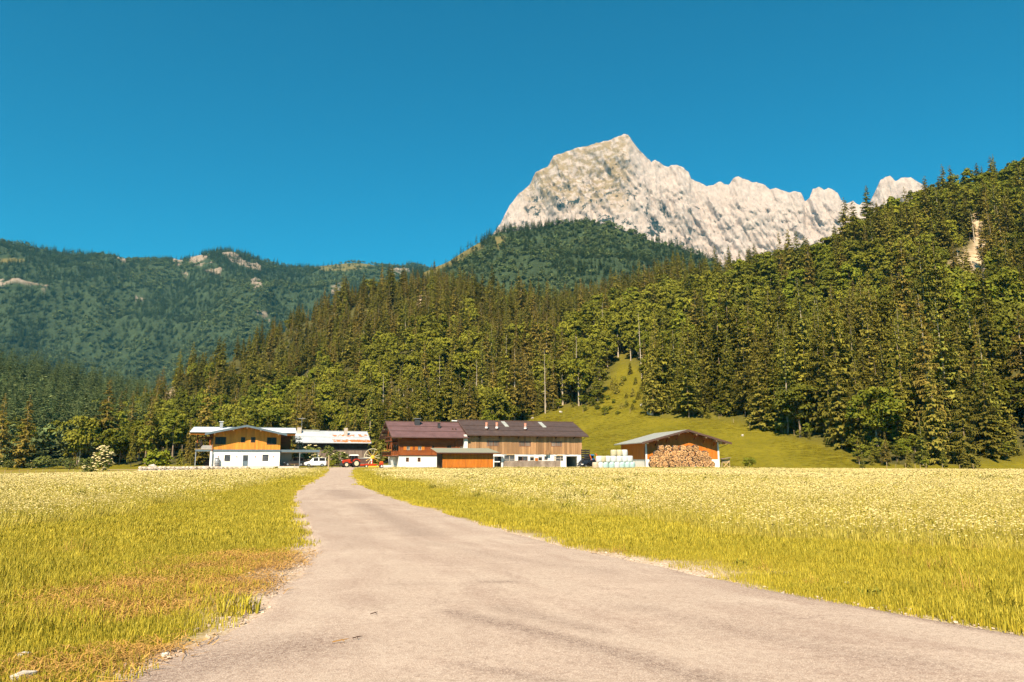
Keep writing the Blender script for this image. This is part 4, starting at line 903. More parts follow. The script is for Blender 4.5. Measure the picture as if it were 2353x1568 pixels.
# balconies and flower boxes on the gable end
for nm, zl_, y0_, y1_, out in (('balcony', zW - .1, .2, DP - 1, 1.5), ('balcony', Fm.loc(395, 441, 3)[1], 2.2, DP - 2.4, 1.3)):
    bl = part(nm, fh, lambda mb: mb.box(-out, .02, y0_, y1_, zl_ - .16, zl_, 'dark_wood'))
    n_ = int((y1_ - y0_) / .3)
    for i in range(n_): part('baluster', bl, lambda mb: mb.box(-out, -out + .04, y0_ + i * .3, y0_ + i * .3 + .2, zl_, zl_ + .85, 'log_wood'))
    for i in range(5): part('baluster', bl, lambda mb: mb.box(-out + .05 + i * .28, -out + .25 + i * .28, y0_, y0_ + .04, zl_, zl_ + .85, 'log_wood'))
    part('handrail', bl, lambda mb: (mb.box(-out - .04, -out + .08, y0_ - .04, y1_, zl_ + .85, zl_ + .97, 'log_wood'), mb.box(-out + .08, 0, y0_ - .04, y0_ + .08, zl_ + .85, zl_ + .97, 'log_wood')))
    part('flower_box', bl, lambda mb: mb.box(-out - .3, -out - .05, y0_, y1_ - .5, zl_ + .66, zl_ + .86, 'dark_wood'))
    for y_ in (y0_ + .1, (y0_ + y1_) / 2): part('post', fh, lambda mb: mb.box(-out + .02, -out + .14, y_, y_ + .12, zl_ + .9, zl_ + 2.6, 'log_wood'))
for i, y_ in enumerate((1.5, 4.2, 7.0)):
    window_r = (y_, y_ + 1.0, zW + .9, zW + 2.1); part('window', fh, lambda mb: mb.box(-.06, .06, window_r[0], window_r[1], window_r[2], window_r[3], 'glass'))
FLOWER_SPOTS = [(Fm.world(-1.65, .4 + .55 * i, zW + .72)) for i in range(17)]
for i in range(4):
    a = Fm.world(-.9, .6 + i * .62, 0); p = tag(part('white_board', None, lambda mb: mb.hexa([(0, 0, 0), (.52, 0, 0), (.52, .05, 0), (0, .05, 0), (.04, .34, 1.75), (.56, .34, 1.75), (.56, .39, 1.75), (.04, .39, 1.75)], 'paint_white')), 'pale board leaning under the flowered balcony of the farmhouse', 'board', 'boards leaning under the balcony'); p.location = a; p.rotation_euler = (0, 0, Fm.t + R(75))

# ---- long barn
Bn = Frame(Fm.world(Fm.loc(467.3, 450, -.6)[0], -.6, 0) * 1.0, 20); Bn.O.z = .0
bn = thing('long_barn', 'long barn with weathered plank upper wall, white base and dark brown roof', 'barn', Bn.O, Bn.t)
LB = Bn.loc(581.8, 448)[0]; zP = Bn.loc(525, 454.2)[1]; zbE = Bn.loc(528, 435.1, -.9)[1]; zbR = Bn.loc(517, 421.2, 7)[1]; DB = 14.0
hol = [rect(Bn, 488, 440.4, 498.5, 446.3), rect(Bn, 519.8, 440.8, 530.3, 446.6), rect(Bn, 551, 441.1, 560.9, 446.7)]
part('upper_wall', bn, lambda mb: mb.prism([(0.02, zP), (DB, zP), (DB, zbE), (DB / 2, zbR - .35), (0.02, zbE)], 0.05, LB, 'grey_wood', axis='x'))
boards(bn, 'plank', 0.0, LB, zP - .02, zbE + .05, hol, .52, 'barn_wood', y=.01, t=.04, jit=.05, gap=.02)
for h in hol: window(bn, h, .0, 'frame_brown', 'grey_wood', bars=(.5,), fw=.1)
bw = [rect(Bn, 504.2, 455.2, 515.0, 461.0), rect(Bn, 518.1, 456.3, 527.8, 460.8), rect(Bn, 530.1, 456.6, 534.3, 460.7), rect(Bn, 538.4, 456.6, 542.4, 460.7), rect(Bn, 544.3, 456.2, 548.0, 460.2), rect(Bn, 554.2, 456.1, 563.4, 461.0)]
gd = rect(Bn, 566.3, 456.2, 577.3, 466.9); gd = (gd[0], gd[1], -.3, gd[3])
pd = rect(Bn, 494.6, 456.4, 501.3, 466); pd = (pd[0], pd[1], 0.0, pd[3])
part('base_wall', bn, lambda mb: (wall_holes(mb, 0, LB - .1, -.4, zP - .04, 0, bw + [gd, pd], .25, 'plaster'), mb.box(LB - .35, LB - .1, .26, DB, -.4, zP - .04, 'plaster'), mb.box(0, .2, .26, DB, -.4, zP - .04, 'plaster'), mb.box(.21, LB - .36, DB - .2, DB, -.4, zP - .04, 'plaster')))
part('floor_beam', bn, lambda mb: mb.box(.22, LB - .4, .3, DB - .3, zP - .34, zP - .05, 'dark_wood'))
window(bn, bw[0], .1, 'frame_light', 'glass_blue', bars=(.5,), rails=(.3,)); window(bn, bw[1], .1, 'frame_brown', ('glass', 'glass_blue'), bars=(.46,)); window(bn, bw[2], .1, 'frame_light', 'glass', rails=(.75,)); window(bn, bw[3], .1, 'frame_light', 'glass', rails=(.75,)); window(bn, bw[4], .1, 'frame_light', 'glass_blue'); window(bn, bw[5], .1, 'frame_light', ('frame_light', 'glass_blue', 'glass_blue'), bars=(.2, .72), rails=(.55,))
window(bn, pd, .12, 'frame_brown', ('glass_blue', 'glass'), bars=(.45,), name='porch_door')
rr4 = rect(Bn, 534.9, 458.0, 538.0, 461.2); part('panel', bn, lambda mb: mb.box(rr4[0], rr4[1], -.05, -.004, rr4[2], rr4[3], 'orange_wood', ))
for i in (0, 5):
    rr5 = bw[i]; part('lintel', bn, lambda mb: mb.box(rr5[0] + .5, rr5[1] - .2, -.09, -.003, rr5[3] + .05, rr5[3] + .22, 'pale_wood'))
hx, hz = Bn.loc(546.8, 452.5); part('hay_hatch_box', bn, lambda mb: mb.box(hx - .35, hx + .35, -.6, -.06, hz - .4, hz + .4, 'barn_wood'))
roofb = lambda y: zbE + (zbR - zbE) * (y + .9) / (DB / 2 + .9)
bxl = Bn.loc(467.6, 434.2, -.9)[0]; bxr = Bn.loc(588.4, 435.9, -.9)[0]
rb_ = gable_x(bn, bxl, bxr, -.9, zbE, DB / 2, zbR, DB + .9, zbE, .2, 'roof_brown', 'trim_brown')
for f_ in (.3, .62): part('snow_rail', rb_, lambda mb: mb.tube((bxl + .2, -.9 + (DB / 2 + .9) * f_, roofb(-.9 + (DB / 2 + .9) * f_) + .05), (bxr - .2, -.9 + (DB / 2 + .9) * f_, roofb(-.9 + (DB / 2 + .9) * f_) + .05), .04, n=5, m='roof_brown'))
for q, qy0, qy1 in ((486.5, 422.3, 430.4), (496.8, 422.3, 430.4), (525.3, 423.1, 431)):
    x_, z_ = Bn.loc(q, 429.3, 1.9); zt_ = Bn.loc(q, qy0, 1.9)[1]
    v_ = part('vent_pipe', rb_, lambda mb: mb.tube((x_, 1.9, roofb(1.9) - .1), (x_, 1.9, zt_), .27, n=12, m='copper'), True); part('collar', v_, lambda mb: (mb.tube((x_, 1.9, roofb(1.9) + .25), (x_, 1.9, roofb(1.9) + .5), .31, n=12, m='white_metal'), mb.tube((x_, 1.9, roofb(1.9) + .62), (x_, 1.9, roofb(1.9) + .7), .30, n=12, m='white_metal')))
for q in (499.8, 536.8):
    xa = Bn.loc(q + 1.2, 421.5, 6.4)[0]; part('skylight', rb_, lambda mb: mb.slab((xa, 3.6, roofb(3.6) + .1), (xa + .85, 3.6, roofb(3.6) + .1), (xa + .85, 6.5, roofb(6.5) + .1), (xa, 6.5, roofb(6.5) + .1), .15, 'roof_grey'))
for x_ in np.linspace(2.5, LB - 2, 6): part('bracket', rb_, lambda mb: mb.hexa([(x_, -.85, zbE - .3), (x_ + .14, -.85, zbE - .3), (x_ + .14, 0, zbE - .75), (x_, 0, zbE - .75), (x_, -.85, zbE - .18), (x_ + .14, -.85, zbE - .18), (x_ + .14, 0, zbE - .5), (x_, 0, zbE - .5)], 'dark_wood'))
part('downpipe', rb_, lambda mb: mb.tube((LB + .6, -.85, zbE - .2), (LB + .02, -.02, zbE - 1.0), .05, n=6, m='metal_dark'))
fwx = Fm.loc(465.8, 440)[0]
part('fire_wall', bn, lambda mb: mb.box(-.75, -.03, -.35, DB * .4, 0, Bn.loc(466, 434.6)[1], 'plaster'))
part('ridge_lamp', rb_, lambda mb: mb.box(bxl - 1.2, bxl + .2, DB / 2 - .15, DB / 2 + .15, zbR - .25, zbR - .05, 'white_metal'))
# weathered panel pen in front of the barn
tr = thing('panel_pen', 'weathered panel barrier in front of the barn windows', 'barrier', Bn.O, Bn.t)
xa, xb = Bn.loc(504, 464, -1.6)[0], Bn.loc(560.4, 464, -1.6)[0]; zt_ = Bn.loc(530, 460.9, -1.6)[1]; n_ = 11
for i in range(n_): part('panel', tr, lambda mb: mb.box(xa + (xb - xa) * i / n_ + .012, xa + (xb - xa) * (i + 1) / n_ - .012, -1.66 - .02 * (i % 2), -1.5, -.4, zt_ + .02 * ((i * 7) % 3), 'concrete'))
for i in (0, n_): part('post', tr, lambda mb: mb.box(xa + (xb - xa) * i / n_ - .06, xa + (xb - xa) * i / n_ + .06, -1.49, -1.3, -.4, zt_ + .08, 'metal_dark'))
# little porch by the barn
po = thing('barn_porch', 'white canopy and low white ledge of the barn side entrance', 'porch', Bn.O, Bn.t)
xa, xb = Bn.loc(493.3, 455, -.9)[0], Bn.loc(503.5, 455, -.9)[0]
part('canopy', po, lambda mb: mb.box(xa, xb, -1.0, -.004, zP - .45, zP - .12, 'white_metal')); part('ledge', po, lambda mb: mb.box(xa, xb - .8, -1.0, -.004, 1.05, 1.25, 'white_metal')); part('leg', po, lambda mb: mb.box(xa, xa + .12, -1.0, -.85, -.2, 1.05, 'white_metal'))

# ---- low orange shed in front of the farmhouse
S = Frame(at(442.4, 465.6, 139.5), 20)
sh = thing('low_shed', 'low orange boarded shed with a flat green grey roof before the farmhouse', 'shed', S.O, S.t)
sW = S.loc(493.2, 460)[0]; sE = S.loc(460, 452.6, -.8)[1]; sT = S.loc(450, 448.5, 4.2)[1]; sd_ = 4.2
sz = lambda y: sE + (sT - sE) * (y + .8) / (sd_ + .8)
part('wall', sh, lambda mb: mb.prism([(0.02, -.4), (sd_, -.4), (sd_, sz(sd_) - .2), (0.02, sz(0) - .2)], 0.03, sW - .03, 'orange_wood', axis='x'))
boards(sh, 'board', 0, sW, -.4, sz(0) - .2, [], .42, 'orange_wood', y=.018, gap=.008, jit=.006)
boards(sh, 'board', 0.1, sd_, -.4, lambda y: sz(y) - .2, [], .42, 'dark_wood', y=.028, gap=.008, jit=.006, side=-1)
rs_ = part('roof', sh, lambda mb: (mb.slab((-1.3, -.8, sE), (sW + 1.2, -.8, sE), (sW + .6, sd_ + .6, sz(sd_ + .6)), (-1.3, sd_ + .6, sz(sd_ + .6)), .12, 'roof_green')))
part('verge_board', rs_, lambda mb: (mb.slab((-1.36, -.82, sE + .03), (-1.28, -.82, sE + .03), (-1.28, sd_ + .6, sz(sd_ + .6) + .03), (-1.36, sd_ + .6, sz(sd_ + .6) + .03), .3, 'log_wood'), mb.box(-1.3, sW + 1.2, -.86, -.8, sE - .16, sE + .02, 'trim_brown')))
for y_ in (0, 2): part('rafter', rs_, lambda mb: mb.box(-1.25, .2, y_, y_ + .14, sz(y_) - .36, sz(y_) - .13, 'orange_wood'))

# ---- log shed on the right
L = Frame(at(646.5, 467.4, 148), 7)
ls = thing('timber_shed', 'large orange timber shed with grey gabled roof and white plinth', 'shed', L.O, L.t)
lW = L.loc(718.8, 460)[0]; lz = L.loc(690, 459.4)[1]; OVl = 1.9
lax, laz = L.loc(688.2, 429.4, -OVl); lel, zll = L.loc(642.3, 442.2, -OVl); ler, zlr = L.loc(731.6, 442.7, -OVl); LD = 18.5
rz_ = lambda x: (zll + (laz - zll) * (x - lel) / (lax - lel)) if x < lax else (laz + (zlr - laz) * (x - lax) / (ler - lax))
part('plinth', ls, lambda mb: mb.box(0, lW, 0, LD, -.5, lz, 'plaster'))
part('wall', ls, lambda mb: mb.prism([(.04, lz), (lW - .04, lz), (lW - .04, rz_(lW) - .3), (lax, laz - .3), (.04, rz_(0) - .3)], .04, LD, 'orange_wood'))
boards(ls, 'board', 0, lW, lz + .003, lambda x: rz_(x) - .24, [], .5, 'orange_wood', y=.035, gap=.008, jit=.006)
boards(ls, 'board', 0.2, LD, lz + .003, rz_(0) - .3, [], .5, 'orange_wood', y=.035, gap=.008, jit=.006, side=-1)
for x_ in (-.06, lW - .12): part('corner_post', ls, lambda mb: mb.box(x_ - .1, x_ + .22, -.14, -.05, -.5, rz_(x_) - .42, 'plaster'))
zlb = zll - .0
r = gable_y(ls, lel, zll, ler, zlr, lax, laz, -OVl, LD + 1.2, .18, 'roof_grey', 'trim_brown')
for f_ in (.12, .34, .58, .8, 1.0):
    for s_ in (-1, 1):
        x_ = lax + s_ * (lax - lel if s_ < 0 else ler - lax) * (1 - f_)
        if f_ == 1.0 and s_ == 1: continue
        pu = part('purlin', r, lambda mb: mb.box(x_ - .13, x_ + .13, -OVl + .1, .1, rz_(x_) - .60, rz_(x_) - .23, 'pale_wood'))
        if .2 < f_ < 1: part('brace', pu, lambda mb: mb.hexa([(x_ - .08, -.02, rz_(x_) - 1.5), (x_ + .08, -.02, rz_(x_) - 1.5), (x_ + .08, .02, rz_(x_) - 1.35), (x_ - .08, .02, rz_(x_) - 1.35), (x_ - .08, -1.2, rz_(x_) - .64), (x_ + .08, -1.2, rz_(x_) - .64), (x_ + .08, -1.05, rz_(x_) - .6), (x_ - .08, -1.05, rz_(x_) - .6)], 'log_wood'))
part('downpipe', ls, lambda mb: mb.tube((lW + .1, -.1, rz_(lW) - 1.6), (ler - .3, -.6, zlr - .3), .05, n=6, m='metal_dark')); part('downpipe', ls, lambda mb: mb.tube((-.25, .1, 0), (-.25, .1, zll - .8), .05, n=6, m='metal_dark'))

# firewood bundles stacked against the shed
def bundle_mesh(seed, m='log_end'):
    r = random.Random(seed); mb = MB(); rad = .62
    pts_ = []
    for i in range(-5, 6):
        for j in range(-5, 6):
            x = (i + .5 * (j % 2)) * .145 + r.uniform(-.02, .02); z = j * .128 + r.uniform(-.02, .02)
            if x * x + z * z < rad * rad: pts_.append((x, z))
    for x, z in pts_:
        n = r.choice((3, 3, 4, 5)); a0 = r.uniform(0, 6.3); q = r.uniform(.062, .108)
        poly = [(x + q * math.cos(a0 + 2 * math.pi * k / n) * r.uniform(.85, 1.1), z + q * math.sin(a0 + 2 * math.pi * k / n) * r.uniform(.85, 1.1)) for k in range(n)]
        mb.prism(poly, -.5 + r.uniform(-.13, .13), .5 + r.uniform(-.05, .05), r.choice(('log_end', 'log_end', 'log_pale', 'log_pale', 'log_bark')))
    return mb.mesh('firewood_bundle')
BM_ = [bundle_mesh(k) for k in range(5)]
strap = MB(); strap.lathe([(.67, -.03), (.675, .03)], 18, 'metal_dark', ax='y'); STR = strap.mesh('strap')
rows = [('bottom', 601, 536, [1072, 1160, 1240, 1322, 1408, 1490, 1585, 1680, 1772, 1845]), ('second', 528, 0, [1085, 1130, 1208, 1290, 1370, 1450, 1540, 1630, 1718, 1805]), ('third', 462, 0, [1130, 1175, 1258, 1340, 1420, 1492, 1580, 1680, 1760]), ('top', 402, 0, [1190, 1275, 1370, 1470, 1555, 1632])]
rng = random.Random(3)
for ri, (nm, yy, _, xs) in enumerate(rows):
    zc = .60 + ri * 1.02
    for x in xs:
        px_ = 570 + x * .0765; yl = -2.9 - .25 * rng.random() + ri * .55 * .6
        lx = L.loc(px_, 462 - ri * 5, yl)[0]
        b = thing('firewood_bundle', 'round bundle of split firewood in the %s row against the orange shed' % nm, 'firewood', L.world(lx, yl, 0), L.t + rng.uniform(-.12, .12), 'firewood bundles in the %s row' % nm)
        w_ = link('split_logs', BM_[rng.randrange(5)], b); w_.location = (0, 0, zc + rng.uniform(-.05, .05)); w_.rotation_euler = (rng.uniform(-.04, .04), rng.uniform(0, 6.28), 0); w_.scale = (rng.uniform(.94, 1.06),) * 3
        for k in (-.22, .22):
            s_ = link('strap', STR, b); s_.location = (0, k, w_.location.z); s_.scale = w_.scale
# wrapped bales
def bale_mesh(m):
    mb = MB(); mb.lathe([(.1, 0), (.50, .0), (.59, .06), (.625, .3), (.63, .6), (.62, .9), (.57, 1.14), (.48, 1.2), (.12, 1.21)], 20, m); return mb.mesh('bale', True)
BA = {k: bale_mesh('bale_' + k) for k in ('white', 'mint', 'cream', 'peach')}
def bale(px_, yl, row, c, rown, dy=0):
    lx = L.loc(px_, 466, yl)[0]
    b = tag(link('silage_bale', BA[c]), '%s wrapped silage bale in the %s of the stack' % ({'mint': 'pale mint green', 'peach': 'peach tinted', 'cream': 'cream', 'white': 'bright white'}[c], rown), 'bale', '%s bales in the %s' % (c, rown))
    b.location = L.world(lx, yl, 0) ; b.location.z = float(gz(b.location.x, b.location.y)) + .0 + row * 1.16; b.rotation_euler = (rng.uniform(-.02, .02), rng.uniform(-.02, .02), rng.uniform(0, 6)); s_ = rng.uniform(.95, 1.03); b.scale = (s_, s_, 1)
for q, c in zip((595.5, 600.5, 605.5, 611.5, 616.8, 621.9, 627.2, 632.0), ('peach', 'white', 'mint', 'mint', 'white', 'mint', 'mint', 'mint')): bale(q, -3.6, 0, c, 'bottom row')
for q, c in zip((599.2, 603.2, 608.2, 613.6, 619.4, 625.0, 629.8), ('white', 'cream', 'white', 'white', 'white', 'white', 'white')): bale(q, -3.5, 1, c, 'second row')
for q, c in zip((614.1, 619.8, 624.9), ('cream', 'cream', 'white')): bale(q, -3.4, 2, c, 'top row')
for q in (601, 606.5, 612): bale(q, 2.8, 1, 'white', 'rear row')
for q in (601, 606.5, 612): bale(q, 2.8, 0, 'white', 'rear base row')
# small roofed rack beside the shed
rk = thing('feed_rack', 'small roofed wooden rack with crossed legs beside the orange shed', 'rack', at(722.3, 468.4, 145.5), R(7)); rk.location.z = float(gz(rk.location.x, 145.5))
part('roof', rk, lambda mb: mb.slab((-.15, -.4, 1.75), (1.75, -.4, 2.05), (1.75, .9, 2.05), (-.15, .9, 1.75), .08, 'grey_wood'))
part('crate', rk, lambda mb: mb.box(.1, 1.45, .02, .5, 1.0, 1.66, 'fence_wood'))
for a, b in (((.05, 0, 0), (1.5, 0, 1.3)), ((1.55, .06, 0), (.1, .06, 1.3))): part('brace', rk, lambda mb: mb.tube(a, b, .07, n=5, m='pale_wood'))
for a in (.05, 1.5):
    for c in (0, .55): part('leg', rk, lambda mb: mb.box(a, a + .1, c, c + .1, 0, 1.75 + a * .15, 'fence_wood'))

# ---- machines
def wheel(t, x, y, r, wd, rim, lug=True):
    def fn(mb):
        mb.lathe([(r * .58, -wd * .5), (r * .93, -wd * .5), (r, -wd * .38), (r, wd * .38), (r * .93, wd * .5), (r * .58, wd * .5)], 22, 'rubber', (x, y, r), 'y')
        if lug:
            for k in range(16):
                a = 2 * math.pi * k / 16; c = Vector((x + r * math.cos(a), y, r + r * math.sin(a))); mb.tube(c + Vector((0, -wd * .45, 0)), c + Vector((.08 * math.sin(a), wd * .45, 0)), .05, n=4, m='rubber')
    w_ = part('wheel', t, fn); part('rim', w_, lambda mb: mb.lathe([(.1, -wd * .54), (r * .56, -wd * .52), (r * .6, -wd * .4), (r * .6, wd * .4), (r * .56, wd * .52), (.1, wd * .54)], 16, rim, (x, y, r), 'y')); return w_
def tractor(label, loc, rz, paint, sc_=1.0, rim='rim_cream'):
    t = thing('tractor', label, 'tractor', loc, rz); t.scale = (sc_,) * 3
    part('hood', t, lambda mb: mb.prism([(.55, .95), (2.2, .9), (2.35, 1.1), (2.3, 1.5), (1.9, 1.62), (.55, 1.78)], -.38, .38, paint)); part('grille', t, lambda mb: mb.box(2.33, 2.38, -.3, .3, .95, 1.42, 'metal_dark'))
    for s_ in (-.22, .22): part('headlight', t, lambda mb: mb.box(2.3, 2.37, s_ - .1, s_ + .1, 1.43, 1.55, 'lens'))
    part('chassis', t, lambda mb: (mb.box(-1.1, 2.1, -.25, .25, .6, .95, 'metal_dark'), mb.box(2.1, 2.7, -.3, .3, .45, .9, 'metal_dark'), mb.tube((1.55, -.85, .6), (1.55, .85, .6), .1, n=6, m='metal_dark'), mb.tube((-.55, -.9, .85), (-.55, .9, .85), .14, n=6, m='metal_dark')))
    part('cab_floor', t, lambda mb: mb.box(-1.05, .55, -.72, .72, .95, 1.2, paint))
    for x, y in ((.5, -.7), (.5, .7), (-1.0, -.7), (-1.0, .7), (-.2, -.72), (-.2, .72)): part('cab_pillar', t, lambda mb: mb.tube((x, y, 1.2), (x * .9, y * .93, 2.55), .045, n=5, m='metal_dark'))
    part('cab_roof', t, lambda mb: mb.hexa([(-1.15, -.78, 2.5), (.65, -.78, 2.5), (.65, .78, 2.5), (-1.15, .78, 2.5), (-1.0, -.62, 2.72), (.45, -.62, 2.72), (.45, .62, 2.72), (-1.0, .62, 2.72)], 'paint_white' if paint == 'paint_red' else paint))
    part('windscreen', t, lambda mb: mb.add([(.5, -.66, 1.35), (.5, .66, 1.35), (.46, .62, 2.48), (.46, -.62, 2.48)], [(0, 1, 2, 3)], 'glass'))
    for y in (-.7, .7): part('side_window', t, lambda mb: mb.add([(-.95, y, 1.45), (.45, y, 1.3), (.42, y * .94, 2.48), (-.9, y * .94, 2.48)], [(0, 1, 2, 3)], 'glass'))
    for s_ in (-1, 1): part('fender', t, lambda mb: mb.prism([(-1.35, 1.2), (-1.2, 1.6), (-.8, 1.82), (-.3, 1.82), (.1, 1.6), (.2, 1.25), (.05, 1.3), (-.3, 1.68), (-.8, 1.68), (-1.2, 1.3)], s_ * .95 - .28, s_ * .95 + .28, paint))
    for s_ in (-1, 1): wheel(t, -.55, s_ * .95, .86, .5, rim); wheel(t, 1.55, s_ * .88, .6, .4, rim)
    part('exhaust', t, lambda mb: mb.tube((.75, -.45, 1.6), (.75, -.45, 2.75), .05, n=6, m='metal_dark'))
    return t
tl = at(352.3, 468, 160); tl.z = float(gz(tl.x, tl.y)) + .0
tractor('red tractor with white cab roof standing at the end of the road', tl, R(180 + 28), 'paint_red')
tb = at(588.5, 464, 158); tb.z = 0
tractor('blue tractor parked behind the black car beside the barn', tb, R(180 + 40), 'paint_blue', .98)
# trailer behind the red tractor
q = at(365, 466, 168); q.z = float(gz(q.x, q.y))
td = thing('mower', 'white and red mowing attachment behind the red tractor', 'mower', q, R(20))
part('tank', td, lambda mb: mb.hexa([(-1.9, -.6, .9), (1.2, -.6, .9), (1.2, .6, .9), (-1.9, .6, .9), (-1.7, -.5, 1.9), (1.0, -.5, 2.1), (1.0, .5, 2.1), (-1.7, .5, 1.9)], 'trim_brown')); part('cover', td, lambda mb: mb.prism([(-2.0, 1.95), (1.15, 2.15), (1.5, 1.9), (1.6, .8), (1.25, .8), (1.1, 2.0)], -.66, .66, 'paint_white')); part('bar', td, lambda mb: mb.box(-1.6, 2.6, -.5, -.2, .35, .7, 'paint_red'))
for s_ in (-.6, .6): wheel(td, .2, s_, .4, .3, 'rim_cream', False)
# rotary rake with raised tine arms
q = at(372.3, 467, 156); q.z = float(gz(q.x, q.y))
rk2 = thing('rotary_rake', 'yellow rotary hay rake with cream tine arms folded upright', 'hay rake', q, R(10))
C0 = Vector((0, 0, 2.15))
part('hub', rk2, lambda mb: mb.lathe([(.2, -.25), (.38, -.2), (.38, .2), (.2, .3)], 12, 'paint_yellow', tuple(C0), 'y'))
for k in range(11):
    a = R(-35 + k * 27); e = C0 + Vector((math.cos(a) * 1.55, -.15, math.sin(a) * 1.55)); arm = part('tine_arm', rk2, lambda mb: mb.tube(C0, e, .05, .04, n=5, m='ivory' if k % 3 else 'paint_yellow'))
    tn = Vector((-math.sin(a), 0, math.cos(a)))
    part('tine', arm, lambda mb: [mb.tube(C0 + (e - C0) * f_, C0 + (e - C0) * f_ + Vector((0, -.35, 0)) + tn * .1, .02, n=4, m='ivory') for f_ in (.72, .82, .92, 1.0)])
part('guard', rk2, lambda mb: [mb.tube(C0 + Vector((math.cos(R(60 + i * 14)) * 1.72, -.2, math.sin(R(60 + i * 14)) * 1.72)), C0 + Vector((math.cos(R(74 + i * 14)) * 1.72, -.2, math.sin(R(74 + i * 14)) * 1.72)), .055, n=5, m='ivory') for i in range(9)])
part('frame', rk2, lambda mb: (mb.tube((0, .1, 2.1), (0, .1, .5), .1, n=6, m='paint_red'), mb.box(-1.5, .2, 0, .25, .55, .8, 'paint_red'), mb.tube((0, .1, 1.4), (-1.2, .1, .7), .07, n=5, m='paint_red'), mb.box(-.8, 1.6, -.4, -.1, .12, .36, 'paint_yellow')))
for x_ in (-1.2, 1.0): wheel(rk2, x_, .2, .3, .2, 'rim_cream', False)
q = at(381.3, 467.6, 150); q.z = float(gz(q.x, q.y))
sm_ = thing('motor_cultivator', 'small red cultivator with white wheels near the farmhouse corner', 'cultivator', q, R(205))
part('engine', sm_, lambda mb: mb.box(-.3, .4, -.28, .28, .5, 1.05, 'paint_red')); part('hood', sm_, lambda mb: mb.prism([(-.35, 1.05), (.4, 1.05), (.2, 1.3), (-.2, 1.3)], -.25, .25, 'paint_orange')); part('handlebar', sm_, lambda mb: (mb.tube((-.3, -.2, .9), (-1.1, -.3, 1.25), .03, n=5, m='metal_dark'), mb.tube((-.3, .2, .9), (-1.1, .3, 1.25), .03, n=5, m='metal_dark')))
for s_ in (-.36, .36): wheel(sm_, .05, s_, .32, .18, 'paint_white', False)
for i, (a, wd) in enumerate(((386.6, 1.2), (393.5, .9))):
    q = at(a, 466.6, 150.5); q.z = float(gz(q.x, q.y)); cr = thing('white_trough', ('long' if i == 0 else 'short') + ' white trough on the ground by the farmhouse corner', 'trough', q, R(20))
    part('basin', cr, lambda mb: (mb.hexa([(-wd * .9, -.3, .12), (wd * .9, -.3, .12), (wd * .9, .3, .12), (-wd * .9, .3, .12), (-wd, -.4, .55), (wd, -.4, .55), (wd, .4, .55), (-wd, .4, .55)], 'paint_white')))
    for k in (-.7, .7): part('foot', cr, lambda mb: mb.box(k * wd - .05, k * wd + .05, -.25, .25, 0, .12, 'metal_grey'))
# dark slatted trailer next to the barn
q = at(581.5, 463, 156); q.z = 0; st_ = thing('slatted_trailer', 'dark trailer with open slatted sides beside the barn end wall', 'trailer', q, R(20))
for i in range(7): part('slat', st_, lambda mb: mb.box(0, 1.9, -.04, .04, .8 + i * .42, .8 + i * .42 + .3, 'black_wood'))
for x_ in (0, .9, 1.85): part('stake', st_, lambda mb: mb.box(x_, x_ + .09, .05, .14, .5, 3.75, 'metal_dark'))
part('bed', st_, lambda mb: mb.box(-.05, 1.95, .14, 2.2, .6, .8, 'metal_dark'))
for y_ in (.4, 1.9): wheel(st_, 1.0, y_, .4, .25, 'rim_grey', False)
q = at(593.8, 464, 152); q.z = 0; og = thing('orange_grab', 'orange loader grab with raised arms behind the black car', 'loader', q, R(10))
part('frame', og, lambda mb: mb.hexa([(-.6, -.3, .2), (.6, -.3, .2), (.6, .3, .2), (-.6, .3, .2), (-.5, -.25, 1.5), (.5, -.25, 1.3), (.5, .25, 1.3), (-.5, .25, 1.5)], 'paint_orange'))
for a, b in (((-.4, 0, 1.4), (-.8, 0, 2.6)), ((.3, 0, 1.3), (.7, 0, 2.5)), ((.7, 0, 2.5), (.35, 0, 2.8))): part('arm', og, lambda mb: mb.tube(a, b, .09, n=5, m='paint_orange'))

# ---- fences and stones
def hillpt(px, py):
    d = ray(px, py); Y = np.arange(150, 700, .5); z = CAM.z + d.z * Y; hz_ = np.maximum(near_z(d.x * Y, Y), gz(d.x * Y, Y)); k = np.argmax(z < hz_) if (z < hz_).any() else 100
    return Vector((d.x * Y[k], Y[k], hz_[k]))
def post_mesh(h):
    mb = MB(); mb.lathe([(.06, -.4), (.055, h - .05), (.03, h)], 6, 'fence_wood'); return mb.mesh('fence_post')
PM = [post_mesh(h) for h in (1.25, 1.1, 1.35)]
for i, x in enumerate((65, 150, 258, 370, 480, 575, 655, 742, 915, 985, 1070, 1130, 1365)):
    p = link('fence_post', PM[i % 3]); q = at(x * .0744, 474.8 - x * .0021, 146); p.location = (q.x, 146, float(gz(q.x, 146)) + .15); p.rotation_euler = (random.uniform(-.05, .05), random.uniform(-.08, .08), 0)
    tag(p, 'weathered wooden fence post along the back of the flower meadow', 'fence post', 'fence posts behind the meadow')
fp = [(2200 + x * .5525, 1100 + y * .5525) for x, y in ((852, 1000), (1105, 1020), (1225, 1045), (1330, 1075), (1445, 1105), (1553, 1125), (1768, 1160), (240, 1000), (580, 1000))] + [(2940 + x * .4913, 1560 + y * .4913) for x, y in ((120, 300), (240, 335), (390, 350), (483, 372), (795, 435), (843, 445), (950, 490), (1000, 575))]
for i, (x, y) in enumerate(fp):
    p = link('fence_post', PM[i % 3]); q = hillpt(x / 4, y / 4); p.location = q; p.rotation_euler = (random.uniform(-.06, .06), random.uniform(-.08, .08), 0); tag(p, 'pale fence post along the forest edge above the green pasture', 'fence post', 'fence posts along the forest edge')
